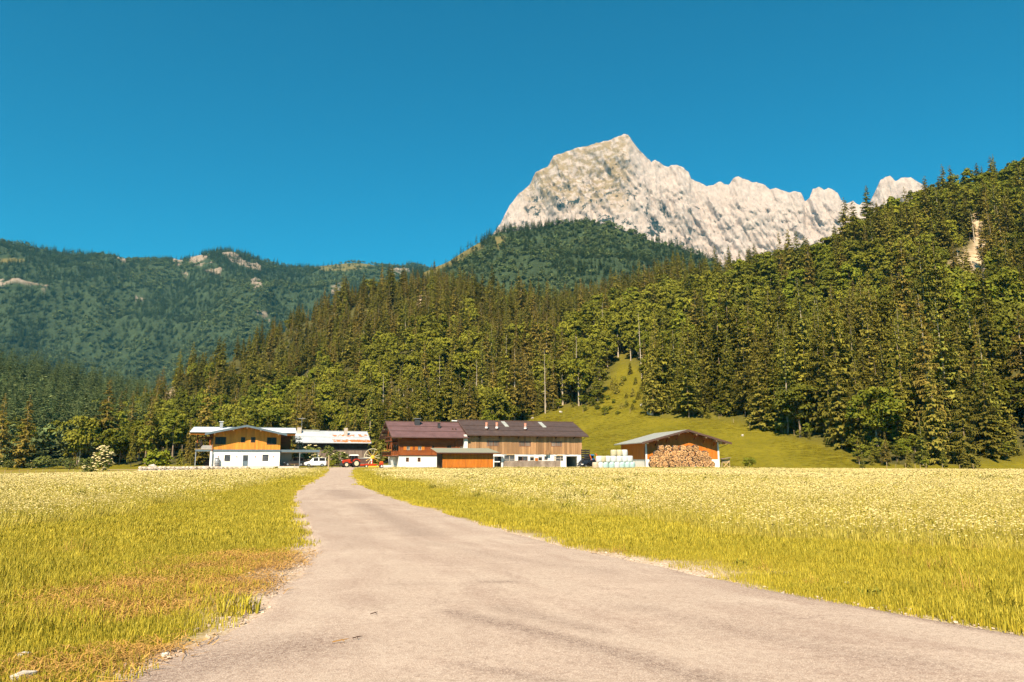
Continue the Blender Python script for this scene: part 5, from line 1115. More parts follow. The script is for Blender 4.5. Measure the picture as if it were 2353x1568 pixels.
for i, x in enumerate((1237, 1310, 1390, 1468, 1510, 1560, 1690, 1830, 1940, 2140, 2220, 2250, 2290, 2310)):
    px_ = (2940 + x * .4913) / 4; Yp = 154 if x < 2000 else 161; q = at(px_, 468, Yp); p = link('fence_post', PM[i % 3]); p.location = (q.x, Yp, float(gz(q.x, Yp)) + .1); tag(p, 'short fence post before the spruces at the far field edge', 'fence post', 'fence posts at the field edge below the spruces')
# timber rail fence between the bushes and the boulder
ra, rb2 = at(109, 470.5, 147), at(147, 470.5, 147)
rf = thing('rail_fence', 'low timber rail fence between the flowering tree and the white boulder', 'fence', (ra.x, ra.y, float(gz(ra.x, 147)) + .1)); Lr = rb2.x - ra.x
for k in range(5): part('post', rf, lambda mb: mb.box(Lr * k / 4 - .07, Lr * k / 4 + .07, -.07, .07, -.3, 1.1, 'fence_wood'))
for z_ in (.45, .95): part('rail', rf, lambda mb: mb.box(-.1, Lr, -.13, -.08, z_, z_ + .14, 'fence_wood'))
for i in range(6): part('loose_board', rf, lambda mb: mb.hexa([(Lr * .3 + i * .8, .3, .02 * i), (Lr * .3 + i * .8 + 1.4, .3, .02 * i), (Lr * .3 + i * .8 + 1.4, .6, .02 * i), (Lr * .3 + i * .8, .6, .02 * i), (Lr * .3 + i * .8, .3, .25 + .04 * i), (Lr * .3 + i * .8 + 1.4, .3, .2 + .04 * i), (Lr * .3 + i * .8 + 1.4, .6, .2 + .04 * i), (Lr * .3 + i * .8, .6, .25 + .04 * i)], 'fence_wood'))
for i, (x, y, s_) in enumerate(((2603, 1660, 1.7), (2243, 1652, .9), (2130, 1675, .8), (2566, 1622, .7), (2970, 1745, .6))):
    q = hillpt(x / 4, y / 4); b = link('pasture_rock', rock_mesh(50 + i, 'white_stone')); b.location = q + Vector((0, 0, s_ * .2)); b.scale = (s_ * 1.2, s_, s_ * .9); b.rotation_euler = (0, .2, i); tag(b, ('large' if i == 0 else 'small') + ' pale limestone rock on the pasture under the forest', 'rock', 'rocks on the pasture' if i else None)
# ------------------------------------------------------------ trees
def tri_mesh(name, T, sh, mats, mi=None):
    """T (n,3,3) loose triangles, sh (n,) shade per triangle"""
    T = np.asarray(T, np.float32); n = len(T)
    return np_mesh(name, T.reshape(-1, 3), [np.arange(n * 3).reshape(-1, 3)], mats, mi, {'shade': np.repeat(np.asarray(sh, np.float32), 3)})
def trunk_tris(H, r, rs, lean=.01, n=6, segs=5, top=.98):
    T = []; c = [np.array([rs.normal(0, lean) * H * k / segs, rs.normal(0, lean) * H * k / segs, -0.6 + (H * top + .6) * k / segs]) for k in range(segs + 1)]
    for k in range(segs):
        r0, r1 = r * (1 - k / segs) + .015, r * (1 - (k + 1) / segs) + .015
        for i in range(n):
            a, b = 2 * math.pi * i / n, 2 * math.pi * (i + 1) / n
            p = [c[k] + r0 * np.array([math.cos(a), math.sin(a), 0]), c[k] + r0 * np.array([math.cos(b), math.sin(b), 0]), c[k + 1] + r1 * np.array([math.cos(b), math.sin(b), 0]), c[k + 1] + r1 * np.array([math.cos(a), math.sin(a), 0])]
            T += [[p[0], p[1], p[2]], [p[0], p[2], p[3]]]
    return T
def spruce_tris(seed, H, Rm, nw, nb, seg=5, z0=.06, droop=(.22, .55), sparse=0.0, pw=.85):
    rs = np.random.RandomState(seed); T = []; S = []
    for i in range(nw):
        h = z0 + (0.985 - z0) * ((i + rs.uniform(-.3, .3)) / nw)
        if h >= .985 or h < z0 * .8: continue
        for b in range(nb if h < .9 else max(3, nb - 2)):
            if rs.rand() < sparse * (1.25 - h): continue
            h = z0 + (0.985 - z0) * min(.99, (i + rs.uniform(0, 1)) / nw); ph = rs.uniform(0, 2 * math.pi); L = Rm * ((1 - h) ** pw) * rs.uniform(.5, 1.2) + .25
            if h < .18: L *= .72 + h * 1.5
            k = rs.uniform(*droop) * (1.0 if h < .75 else .3); u = np.array([math.cos(ph), math.sin(ph), 0]); t = np.array([-math.sin(ph), math.cos(ph), 0]); zb = h * H + rs.uniform(-.2, .2)
            pt = lambda s: np.array([0, 0, zb]) + u * (L * s) + np.array([0, 0, L * (-k * s + .30 * k * s * s * (1.6 if s > .6 else 1))])
            base_s = rs.uniform(.1, .75)
            for sc_ in ((.5, .78, 1.0) if seg > 3 else (.75,)):          # hanging twigs, facing outwards
                c = pt(sc_); hw_ = L * .24 * (1.25 - .75 * sc_) * rs.uniform(.6, 1.2); dpp = rs.uniform(.4, .9) * min(1.3, .3 + L * .26)
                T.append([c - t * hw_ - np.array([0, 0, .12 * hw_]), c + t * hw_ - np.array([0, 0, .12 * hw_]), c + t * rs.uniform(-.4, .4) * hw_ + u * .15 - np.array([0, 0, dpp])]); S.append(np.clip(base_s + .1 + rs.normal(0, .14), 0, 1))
            for j in range(seg):
                s0, s1 = j / seg * .96 + .04, (j + 1) / seg * .96 + .04; p0, p1 = pt(s0), pt(s1)
                wd = L * .38 * (1 - .70 * s0) * (.55 if j == 0 else 1)
                for sd in (-1, 1):
                    tip = p0 + (p1 - p0) * rs.uniform(.5, 1.25) + t * sd * wd * rs.uniform(.65, 1.15) - np.array([0, 0, rs.uniform(.08, .30) * wd + .05])
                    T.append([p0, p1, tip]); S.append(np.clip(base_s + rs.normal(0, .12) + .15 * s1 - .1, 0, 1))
                dp = rs.uniform(.35, .85) * min(1.3, L * .4)
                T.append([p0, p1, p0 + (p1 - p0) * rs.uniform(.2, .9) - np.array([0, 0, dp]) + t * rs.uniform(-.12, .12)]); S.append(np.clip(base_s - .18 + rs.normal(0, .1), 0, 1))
    return T, S
def blob_tris(seed, H, Rx, Rz, zc, ncl, nleaf, ls, flat=.0):
    """leaf clumps spread through an uneven crown"""
    rs = np.random.RandomState(seed); T = []; S = []
    for c in range(ncl):
        d = rs.normal(size=3); d /= np.linalg.norm(d); rad = rs.uniform(.45, 1.0) ** .6
        cen = np.array([d[0] * Rx * rad * .86, d[1] * Rx * rad * .86, zc + d[2] * Rz * rad * .86]); cr = rs.uniform(.22, .40) * Rx; bs = rs.uniform(.15, .75)
        for k in range(nleaf):
            q = rs.normal(size=3); q /= np.linalg.norm(q); q[2] = abs(q[2]) * .9 - .25
            p = cen + q * cr * rs.uniform(.6, 1.05); nrm = q + rs.normal(0, .45, 3) + np.array([0, 0, .35]); nrm /= np.linalg.norm(nrm)
            a = np.cross(nrm, rs.normal(size=3)); a /= np.linalg.norm(a) + 1e-6; b = np.cross(nrm, a); s = ls * rs.uniform(.6, 1.3)
            p0, p1, p2, p3 = p - a * s, p + b * s * .6, p + a * s, p - b * s * .6
            sh = np.clip(bs + rs.normal(0, .13), 0, 1); T += [[p0, p1, p2], [p0, p2, p3]]; S += [sh, sh]
    return T, S
def limb_tris(H, zc, Rx, rs, n=5, r=.09):
    T = []
    for i in range(n):
        a = rs.uniform(0, 6.28); z0 = zc * rs.uniform(.35, .8); p0 = np.array([0, 0, z0]); p1 = np.array([math.cos(a) * Rx * .6, math.sin(a) * Rx * .6, z0 + Rx * rs.uniform(.4, .9)])
        s = np.array([-math.sin(a), math.cos(a), 0]) * r; u = np.array([0, 0, r])
        T += [[p0 - s, p0 + s, p1], [p0 - u, p0 + u, p1], [p0 + s, p0 + u, p1]]
    return T
def tree_proto(kind, seed, leaf, bark, **k):
    rs = np.random.RandomState(seed + 99)
    if kind == 'con':
        T, S = spruce_tris(seed, **k); H = k['H']; tr = trunk_tris(H, .009 * H * rs.uniform(.75, 1.0), rs, .0025)
    else:
        T, S = blob_tris(seed, **k); H = k['H']; tr = trunk_tris(k['zc'] + k['Rz'] * .3, .014 * H + .05, rs, .02) + limb_tris(H, k['zc'], k['Rx'], rs)
    return tri_mesh('crown', T, S, [leaf]), tri_mesh('trunk', tr, np.full(len(tr), .5), [bark]), tri_mesh('whole', np.concatenate([np.array(T), np.array(tr)]), np.concatenate([S, np.full(len(tr), .5)]), [leaf, bark], np.concatenate([np.zeros(len(T)), np.ones(len(tr))]).astype(int)), k['H']
PR = {'spruce': [], 'brown': [], 'larch': [], 'beech': [], 'maple': []}
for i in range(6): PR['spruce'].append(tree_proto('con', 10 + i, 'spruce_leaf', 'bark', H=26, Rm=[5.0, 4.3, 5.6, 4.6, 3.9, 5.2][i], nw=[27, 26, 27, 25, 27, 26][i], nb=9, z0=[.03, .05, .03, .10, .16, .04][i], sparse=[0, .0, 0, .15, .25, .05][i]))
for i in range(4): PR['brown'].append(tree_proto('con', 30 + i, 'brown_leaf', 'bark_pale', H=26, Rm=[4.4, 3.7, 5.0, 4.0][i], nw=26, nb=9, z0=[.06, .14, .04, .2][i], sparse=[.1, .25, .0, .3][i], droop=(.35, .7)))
for i in range(3): PR['larch'].append(tree_proto('con', 50 + i, 'larch_leaf', 'bark_pale', H=25, Rm=[4.0, 4.5, 3.6][i], nw=27, nb=9, seg=5, z0=.06, sparse=.08, droop=(.05, .3)))
for i in range(5): PR['beech'].append(tree_proto('dec', 70 + i, 'beech_leaf', 'bark', H=18, Rx=[4.6, 5.2, 4.0, 5.6, 4.4][i], Rz=[6.2, 5.6, 6.8, 6.0, 5.4][i], zc=[10.5, 10, 10.8, 10.5, 9.5][i], ncl=46, nleaf=46, ls=.46))

for i in range(4): PR['maple'].append(tree_proto('dec', 90 + i, 'maple_leaf', 'bark_pale', H=16, Rx=[4.8, 4.2, 5.4, 3.8][i], Rz=[5.2, 5.8, 5.0, 5.6][i], zc=[9, 9.4, 9, 9.2][i], ncl=[36, 40, 50, 34][i], nleaf=46, ls=.44))
def scatter_obj(name, P, rotz, scale, idx, meshes, tilt=None):
    """one object: prototypes instanced on points (stuff nobody could count)"""
    pc = bpy.data.collections.new(name + '_kinds')
    for i, m in enumerate(meshes): pc.objects.link(bpy.data.objects.new('%s_kind_%02d' % (name, i), m))
    me = bpy.data.meshes.new(name); n = len(P); me.vertices.add(n); me.vertices.foreach_set('co', np.asarray(P, np.float32).ravel())
    rot = np.zeros((n, 3), np.float32); rot[:, 2] = rotz
    if tilt is not None: rot[:, :2] = tilt
    a = me.attributes.new('rot', 'FLOAT_VECTOR', 'POINT'); a.data.foreach_set('vector', rot.ravel())
    sv = np.asarray(scale, np.float32)
    if sv.ndim == 1: sv = np.repeat(sv[:, None], 3, 1)
    a = me.attributes.new('scl', 'FLOAT_VECTOR', 'POINT'); a.data.foreach_set('vector', np.ascontiguousarray(sv).ravel())
    a = me.attributes.new('kind_index', 'INT', 'POINT'); a.data.foreach_set('value', np.asarray(idx, np.int32))
    o = link(name, me); ng = bpy.data.node_groups.new(name + '_nodes', 'GeometryNodeTree')
    ng.interface.new_socket('Geometry', in_out='INPUT', socket_type='NodeSocketGeometry'); ng.interface.new_socket('Geometry', in_out='OUTPUT', socket_type='NodeSocketGeometry')
    N = ng.nodes; gi = N.new('NodeGroupInput'); go = N.new('NodeGroupOutput'); ip = N.new('GeometryNodeInstanceOnPoints'); ci = N.new('GeometryNodeCollectionInfo')
    ci.inputs[0].default_value = pc; ci.inputs['Separate Children'].default_value = True; ci.inputs['Reset Children'].default_value = True
    def na(nm, ty): k = N.new('GeometryNodeInputNamedAttribute'); k.data_type = ty; k.inputs['Name'].default_value = nm; return k.outputs[0]
    er = N.new('FunctionNodeEulerToRotation'); ng.links.new(na('rot', 'FLOAT_VECTOR'), er.inputs[0])
    ng.links.new(gi.outputs[0], ip.inputs['Points']); ng.links.new(ci.outputs[0], ip.inputs['Instance']); ip.inputs['Pick Instance'].default_value = True
    ng.links.new(na('kind_index', 'INT'), ip.inputs['Instance Index']); ng.links.new(er.outputs[0], ip.inputs['Rotation']); ng.links.new(na('scl', 'FLOAT_VECTOR'), ip.inputs['Scale']); ng.links.new(ip.outputs[0], go.inputs[0])
    md = o.modifiers.new('scatter', 'NODES'); md.node_group = ng
    return o
# near forest: jittered grid on the hill
rs = np.random.RandomState(11)
sp = 5.2
X, Y = np.meshgrid(np.arange(-460, 420, sp), np.arange(122, 690, sp)); X = (X + rs.uniform(-.46, .46, X.shape) * sp).ravel(); Y = (Y + rs.uniform(-.46, .46, Y.shape) * sp).ravel()
az = np.arctan2(X, Y); r_ = np.hypot(X, Y); t_ = (r_ - near_F(az)) / (near_R(az) - near_F(az)); Zt_ = near_z(X, Y); px, py = proj(X, Y, Zt_)
pa, sca = hill_masks(X, Y, Zt_); dens = fbm(xyz(X * .02, Y * .02), 3, 201)
keep = (np.abs(az) < R(39)) & (t_ > .012) & (t_ < 1.12) & ~pa & (~sca | (rs.rand(len(X)) < .12)) & (Zt_ > gz(X, Y) - .1)
keep &= rs.rand(len(X)) < np.where(r_ > 420, .62, .9)
keep &= ~((px < 130) & (t_ < .05))
keep &= ~((fbm(xyz(X * .03, Y * .03), 3, 205) > .78) & (t_ > .12) & (rs.rand(len(X)) < .8))
X, Y, Zt_, r_, t_, px, dens, az = [q[keep] for q in (X, Y, Zt_, r_, t_, px, dens, az)]
pd_ = fbm(xyz(X * .011, Y * .011), 3, 211)
pdec = np.clip(.34 + 1.35 * pd_ + .25 * sstep(.45, .9, t_) * sstep(640, 800, px), .03, .92) * sstep(.02, .10, t_)
pbr = np.clip(.12 + .5 * fbm(xyz(X * .015, Y * .015), 2, 221) + .15 * (px < 700), .02, .6)
u1, u2 = rs.rand(len(X)), rs.rand(len(X))
mp_ = fbm(xyz(X * .016, Y * .016), 3, 231); knd = np.where(u1 < pdec, np.where(mp_ + .25 * rs.normal(size=len(X)) > .18, 4, 3), np.where(u2 < pbr, 1, np.where(u2 > .86, 2, 0)))
hs = np.where(knd >= 3, rs.uniform(7, 19, len(X)), np.clip(rs.normal(18.5, 5.2, len(X)), 7, 30))
hs *= np.where(t_ < .06, rs.uniform(.55, 1.05, len(X)), 1.0) * np.where(t_ > .8, .82, 1)
hs *= np.where((px > 690) & (t_ < .3), 1.25, 1.0) * np.where(px < 420, .88, 1.0)
ed = rs.rand(len(X)) < np.where(t_ < .05, .45, 0); hs = np.where(ed & (knd < 3), rs.uniform(5, 12, len(X)), hs)
pxh = hs / r_
inframe = (px > -25) & (px < 1050)
names = ['spruce', 'brown', 'larch', 'beech', 'maple']
SPEC = {'spruce': ('spruce_tree', 'spruce', 215), 'brown': ('spruce_tree', 'spruce', 85), 'larch': ('larch_tree', 'larch', 60), 'beech': ('beech_tree', 'beech', 150), 'maple': ('maple_tree', 'maple', 90)}
LBL = {'spruce': ('dark green spruce standing at the open edge of the forest', 'dark green spruce standing deeper inside the hillside forest'), 'brown': ('brownish spruce with drooping branches at the open edge of the forest', 'brownish spruce with drooping branches deeper inside the hillside forest'), 'larch': ('feathery light green larch at the open edge of the forest', 'feathery light green larch deeper inside the hillside forest'), 'beech': ('round leafy dark green beech at the open edge of the forest', 'round leafy dark green beech deeper inside the hillside forest'), 'maple': ('round yellow green maple at the open edge of the forest', 'round yellow green maple deeper inside the hillside forest')}
rest = []
for ki, nm in enumerate(names):
    ids = np.where(knd == ki)[0]; vis = ids[inframe[ids]]; order = vis[np.argsort(-pxh[vis])]; cnt = SPEC[nm][2]; solo = order[:cnt]; ss = set(solo.tolist())
    for j in solo:
        v = rs.randint(len(PR[nm])); cr, tr, wh, H0 = PR[nm][v]; s = hs[j] / H0; edge_ = t_[j] < .10
        t = link(SPEC[nm][0], None); t.location = (X[j], Y[j], Zt_[j]); t.rotation_euler = (rs.normal(0, .015), rs.normal(0, .015), rs.uniform(0, 6.28)); k = rs.uniform(.85, 1.2); t.scale = (s * k, s * k, s)
        tag(t, LBL[nm][0 if edge_ else 1], SPEC[nm][1], '%s %s' % ({'spruce': 'dark spruces', 'brown': 'brownish spruces', 'larch': 'larches', 'beech': 'beeches', 'maple': 'maples'}[nm], 'at the forest edge' if edge_ else 'inside the forest'))
        link('crown', cr, t); link('trunk', tr, t)
    rest += [(j, ki) for j in ids if j not in ss]
PROTO_ALL = [p[2] for nm in names for p in PR[nm]]; offs = np.cumsum([0] + [len(PR[n_]) for n_ in names]); H0s = [p[3] for nm in names for p in PR[nm]]
jj = np.array([a for a, _ in rest]); kk = np.array([b for _, b in rest]); vi = np.array([offs[b] + rs.randint(len(PR[names[b]])) for b in kk])
s_ = hs[jj] / np.array(H0s)[vi]; kx = rs.uniform(.85, 1.25, len(jj))
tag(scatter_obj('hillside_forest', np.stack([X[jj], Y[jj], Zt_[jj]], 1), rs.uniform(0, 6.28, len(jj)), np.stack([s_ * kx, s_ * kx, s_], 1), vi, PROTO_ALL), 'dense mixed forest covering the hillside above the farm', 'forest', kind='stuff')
# low growth along the forest edge
q = np.random.RandomState(15); X2, Y2 = np.meshgrid(np.arange(-30, 190, 2.1), np.arange(130, 275, 2.1)); X2 = (X2 + q.uniform(-1, 1, X2.shape)).ravel(); Y2 = (Y2 + q.uniform(-1, 1, Y2.shape)).ravel(); Z2 = near_z(X2, Y2); px2, py2 = proj(X2, Y2, Z2)
inn = in_poly(px2, py2, PASTURE) | in_poly(px2, py2, PASTURE2); nb_ = in_poly(px2, py2 + 7, PASTURE) | in_poly(px2 - 7, py2 + 2, PASTURE) | in_poly(px2 + 7, py2 + 2, PASTURE) | in_poly(px2, py2 + 7, PASTURE2)
t2 = (np.hypot(X2, Y2) - near_F(np.arctan2(X2, Y2))) / 260; foot = (px2 > 850) & (t2 > .002) & (t2 < .06); k2 = ~inn & (nb_ | foot) & (Z2 > gz(X2, Y2) - .1) & (q.rand(len(X2)) < .42); X2, Y2, Z2 = X2[k2], Y2[k2], Z2[k2]; n2 = len(X2)
kd = q.choice([0, 2, 12, 13, 14, 18], n2); h2 = q.uniform(1.2, 5.5, n2) / np.array(H0s)[kd]
tag(scatter_obj('forest_undergrowth', np.stack([X2, Y2, Z2 - .1], 1), q.uniform(0, 6.28, n2), np.stack([h2 * 1.3, h2 * 1.3, h2], 1), kd, PROTO_ALL), 'low bushes and saplings crowding the edge of the forest', 'undergrowth', kind='stuff')
# dead standing trunks
def snag_mesh(seed):
    q = np.random.RandomState(seed); T = trunk_tris(20, .2, q, .004, top=1.0)
    for i in range(26):
        a = q.uniform(0, 6.28); z = q.uniform(6, 19); L_ = q.uniform(.6, 2.0) * (1.2 - z / 24); p0 = np.array([0, 0, z]); p1 = np.array([math.cos(a) * L_, math.sin(a) * L_, z - .2 * L_]); u = np.array([0, 0, .05]); T.append([p0 - u, p0 + u, p1])
    return tri_mesh('trunk', T, np.full(len(T), .5), ['bark_pale'])
SN = [snag_mesh(k) for k in range(3)]
for i, (x, y, h) in enumerate(((1253, 950, 22), (1162, 880, 20), (1325, 900, 22), (1475, 870, 24), (1430, 760, 16), (1560, 680, 13), (1765, 660, 12), (1385, 800, 20), (1095, 950, 20), (1010, 925, 18), (2078, 700, 12), (2180, 690, 13), (1740, 870, 18), (1850, 900, 24), (2240, 560, 13), (880, 960, 16), (2085, 480, 11))):
    q = hillpt(x * D, y * D); s = tag(link('dead_tree', SN[i % 3]), 'bare pale dead trunk standing out of the forest', 'dead tree', 'dead trunks in the forest'); s.location = q; s.scale = (1, 1, h / 20); s.rotation_euler = (random.uniform(-.03, .03), random.uniform(-.03, .03), i)
# far forests
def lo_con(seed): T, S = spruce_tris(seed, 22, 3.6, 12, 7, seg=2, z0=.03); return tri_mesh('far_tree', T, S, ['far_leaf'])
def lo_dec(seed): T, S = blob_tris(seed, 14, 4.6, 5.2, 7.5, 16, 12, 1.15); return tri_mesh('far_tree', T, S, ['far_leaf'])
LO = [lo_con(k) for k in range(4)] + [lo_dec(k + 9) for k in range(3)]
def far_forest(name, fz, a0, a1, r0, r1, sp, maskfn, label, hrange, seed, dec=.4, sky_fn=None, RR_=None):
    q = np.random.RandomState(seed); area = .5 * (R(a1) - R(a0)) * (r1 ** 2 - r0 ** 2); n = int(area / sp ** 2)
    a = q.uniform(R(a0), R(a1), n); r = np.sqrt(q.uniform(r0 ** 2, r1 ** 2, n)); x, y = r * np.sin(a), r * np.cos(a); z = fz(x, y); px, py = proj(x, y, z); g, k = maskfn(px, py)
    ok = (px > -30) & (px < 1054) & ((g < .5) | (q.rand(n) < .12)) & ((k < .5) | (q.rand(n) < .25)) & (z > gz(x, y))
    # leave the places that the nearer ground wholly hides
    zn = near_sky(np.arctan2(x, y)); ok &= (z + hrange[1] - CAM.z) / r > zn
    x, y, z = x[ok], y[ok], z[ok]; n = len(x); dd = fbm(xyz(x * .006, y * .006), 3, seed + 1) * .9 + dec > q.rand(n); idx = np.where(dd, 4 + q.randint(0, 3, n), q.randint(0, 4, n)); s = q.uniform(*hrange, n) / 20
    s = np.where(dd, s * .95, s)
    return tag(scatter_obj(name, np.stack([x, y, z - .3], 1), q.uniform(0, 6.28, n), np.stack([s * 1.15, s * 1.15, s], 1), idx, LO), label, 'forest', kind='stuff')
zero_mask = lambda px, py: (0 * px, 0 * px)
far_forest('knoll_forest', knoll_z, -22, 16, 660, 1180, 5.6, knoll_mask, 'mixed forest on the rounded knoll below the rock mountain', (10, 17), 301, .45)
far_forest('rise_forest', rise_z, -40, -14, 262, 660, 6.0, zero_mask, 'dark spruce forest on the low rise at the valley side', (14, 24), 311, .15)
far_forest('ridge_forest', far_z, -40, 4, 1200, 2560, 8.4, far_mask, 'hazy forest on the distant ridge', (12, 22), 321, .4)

# garden trees and shrubs, each its own thing
def bush(name, label, cat, px, py_top, py_bot, wpx, Y, leaf='shrub_leaf', group=None, seed=0, blossom=0, conifer=False, base=None, dens_=1.0):
    top, bot = at(px, py_top, Y), at(px, py_bot, Y); wd = wpx * Y / FPX; zb = float(max(gz(bot.x, Y), near_z(np.array([bot.x]), np.array([Y]))[0])) if base is None else base
    H = max(top.z - zb, .5); t = thing(name, label, cat, (bot.x, Y, zb), 0, group); q = np.random.RandomState(seed)
    if conifer: T, S = spruce_tris(seed, H, wd / 2, 18, 7)
    else: T, S = blob_tris(seed, H, wd / 2 * .92, H * .46, H * .53, int(34 * dens_), 38, max(.10, min(.30, wd * .045)))
    link('crown', tri_mesh('crown', T, S, [leaf]), t); tr = trunk_tris(H * .6, .02 * H + .04, q, .02); link('trunk', tri_mesh('trunk', tr, np.full(len(tr), .5), ['bark']), t)
    if blossom:
        for i in range(blossom):
            d = q.normal(size=3); d /= np.linalg.norm(d); d[1] = -abs(d[1]) if q.rand() < .75 else d[1]; c = np.array([d[0] * wd * .45, d[1] * wd * .45, H * .53 + d[2] * H * .44]); s = wd * q.uniform(.045, .085); T = []
            for k in range(9):
                a, b = 2 * math.pi * k / 9, 2 * math.pi * (k + 1) / 9; T.append([c + [0, 0, s * .45], c + [math.cos(a) * s * q.uniform(.8, 1.2), math.sin(a) * s, -.2 * s * q.rand()], c + [math.cos(b) * s, math.sin(b) * s * q.uniform(.8, 1.2), -.2 * s]])
            link('flower_cluster', tri_mesh('flower_cluster', T, q.uniform(.2, 1, 9), ['blossom']), t)
    return t
r2x, r2y = (lambda x: x * .06375 + 250), (lambda y: y * .06375 + 410)
bush('elder_tree', 'small tree covered in cream flower clusters beside the fence posts', 'tree', 103, 444.5, 470, 22, 148, 'shrub_leaf', seed=1, blossom=95)
bush('shrub', 'low dark green shrub under the cream flowering tree', 'shrub', 88, 463.5, 472, 15, 147, seed=2, blossom=10)
bush('walnut_tree', 'broad dark leafed tree at the garden end of the stone wall', 'tree', 157, 447.5, 467, 28, 160, 'beech_leaf', seed=3, dens_=1.5)
bush('small_spruce', 'young spruce in the garden left of the carport balcony', 'spruce', 180.5, 448.5, 459, 10, 172, 'spruce_leaf', seed=4, conifer=True)
bush('small_spruce', 'slender young spruce directly beside the balcony post', 'spruce', 191, 450, 460, 7, 174, 'spruce_leaf', seed=5, conifer=True)
bush('maple_tree', 'bright yellow green round tree behind the white house roof', 'tree', 284.5, 413.5, 450, 24, 192, 'light_leaf', seed=6, dens_=1.6)
bush('maple_tree', 'yellow green tree showing above the rusty barn ridge', 'tree', 312, 421, 450, 18, 205, 'light_leaf', seed=7, dens_=1.2)
bush('lime_tree', 'dense rounded green tree behind the long barn roof', 'tree', 490, 404, 450, 27, 186, 'beech_leaf', seed=8, dens_=1.7)
bush('shrub', 'pale green shrub climbing beside the farmhouse balcony', 'shrub', 381, 440, 466, 15, 166, 'light_leaf', seed=9)
bush('pear_tree', 'white blossoming tree in front of the rusty barn roof', 'tree', 296.5, 434, 462, 13, 165, 'shrub_leaf', seed=10, blossom=80)
bush('shrub', 'blossoming shrub behind the carport roof', 'shrub', 311, 444, 466, 24, 170, 'shrub_leaf', seed=11, blossom=46)
bush('shrub', 'leafy green shrub against the dark barn wall', 'shrub', 329, 444.5, 466, 18, 174, 'shrub_leaf', seed=12)
bush('shrub', 'rounded bush between the barn wall and the red tractor', 'shrub', 340, 451, 467, 20, 172, 'shrub_leaf', seed=13, blossom=6)
bush('shrub', 'low bush behind the thick weathered post', 'shrub', 332, 459, 468, 9, 160, 'beech_leaf', seed=14)
bush('birch_tree', 'golden green broad tree at the forest foot behind the flowering tree', 'tree', 110, 424, 462, 30, 214, 'light_leaf', seed=15, dens_=1.6)
bush('birch_tree', 'mid green tree next to the golden green broad tree', 'tree', 132, 431, 462, 26, 212, 'shrub_leaf', seed=16, dens_=1.4)
bush('shrub', 'dark rounded bush standing alone beside the orange timber shed', 'shrub', 749.5, 456.3, 469, 15, 157, 'beech_leaf', seed=17, dens_=1.2)
for i, (x, yt, wd) in enumerate(((4, 456, 15), (18, 456.5, 14), (28, 458, 12), (40, 455.5, 15), (53, 458, 13), (64, 456, 16), (78, 456, 13), (88, 457, 12), (46, 454.5, 13), (8, 459, 14), (32, 460, 12), (70, 460, 13), (84, 460, 11))):
    bush('hedge_shrub', 'rounded green shrub in the hedge between pasture and forest', 'shrub', x, yt, 466, wd, 196 if i < 9 else 188, 'shrub_leaf', 'hedge shrubs at the forest foot', seed=30 + i, dens_=.8, blossom=4 if i > 8 else 0)
r5x, r5y = (lambda x: (2200 + x * .5525) / 4), (lambda y: (1100 + y * .5525) / 4)
for i, (x, y, h, wd, con) in enumerate(((395, 1015, 9, 10, 0), (490, 1010, 4, 6, 0), (555, 955, 7, 5, 1), (520, 965, 6, 5, 1), (598, 975, 6, 5, 1), (553, 893, 5, 3.5, 1), (390, 890, 4, 6, 0), (340, 975, 8, 8, 0), (440, 975, 4, 6, 0), (375, 930, 5, 7, 0), (620, 790, 7, 4, 1), (480, 860, 18, 8, 1), (250, 985, 7, 7, 0), (420, 905, 6, 6, 0), (460, 930, 5, 5, 0), (600, 880, 9, 5, 1), (640, 900, 8, 5, 1), (450, 830, 12, 6, 1), (520, 800, 10, 5, 1), (660, 860, 10, 6, 1), (300, 950, 9, 8, 0), (580, 720, 12, 6, 1), (540, 770, 6, 6, 0), (610, 930, 4, 5, 0), (680, 960, 7, 6, 0))):
    q = hillpt(r5x(x), r5y(y)); pt_ = r5y(y) - h
    bush('pasture_shrub' if not con else 'small_spruce', 'round dark shrub dotted on the steep clearing above the farm' if not con else 'young spruce dotted on the steep clearing above the farm', 'shrub' if not con else 'spruce', r5x(x), pt_, r5y(y), wd, q.y, 'beech_leaf' if not con else 'spruce_leaf', 'shrubs on the clearing' if not con else 'young spruces on the clearing', seed=60 + i, conifer=bool(con), base=q.z - .1, dens_=.8)
for i, p in enumerate(FLOWER_SPOTS):
    T, S = blob_tris(200 + i, .6, .28, .3, .15, 4, 14, .07); o = tag(link('flowers', tri_mesh('flowers', T, S, ['petal_mix' if i % 3 == 0 else 'light_leaf'])), 'tuft of yellow and orange flowers in the farmhouse balcony box', 'flowers', 'flowers in the balcony boxes'); o.location = p
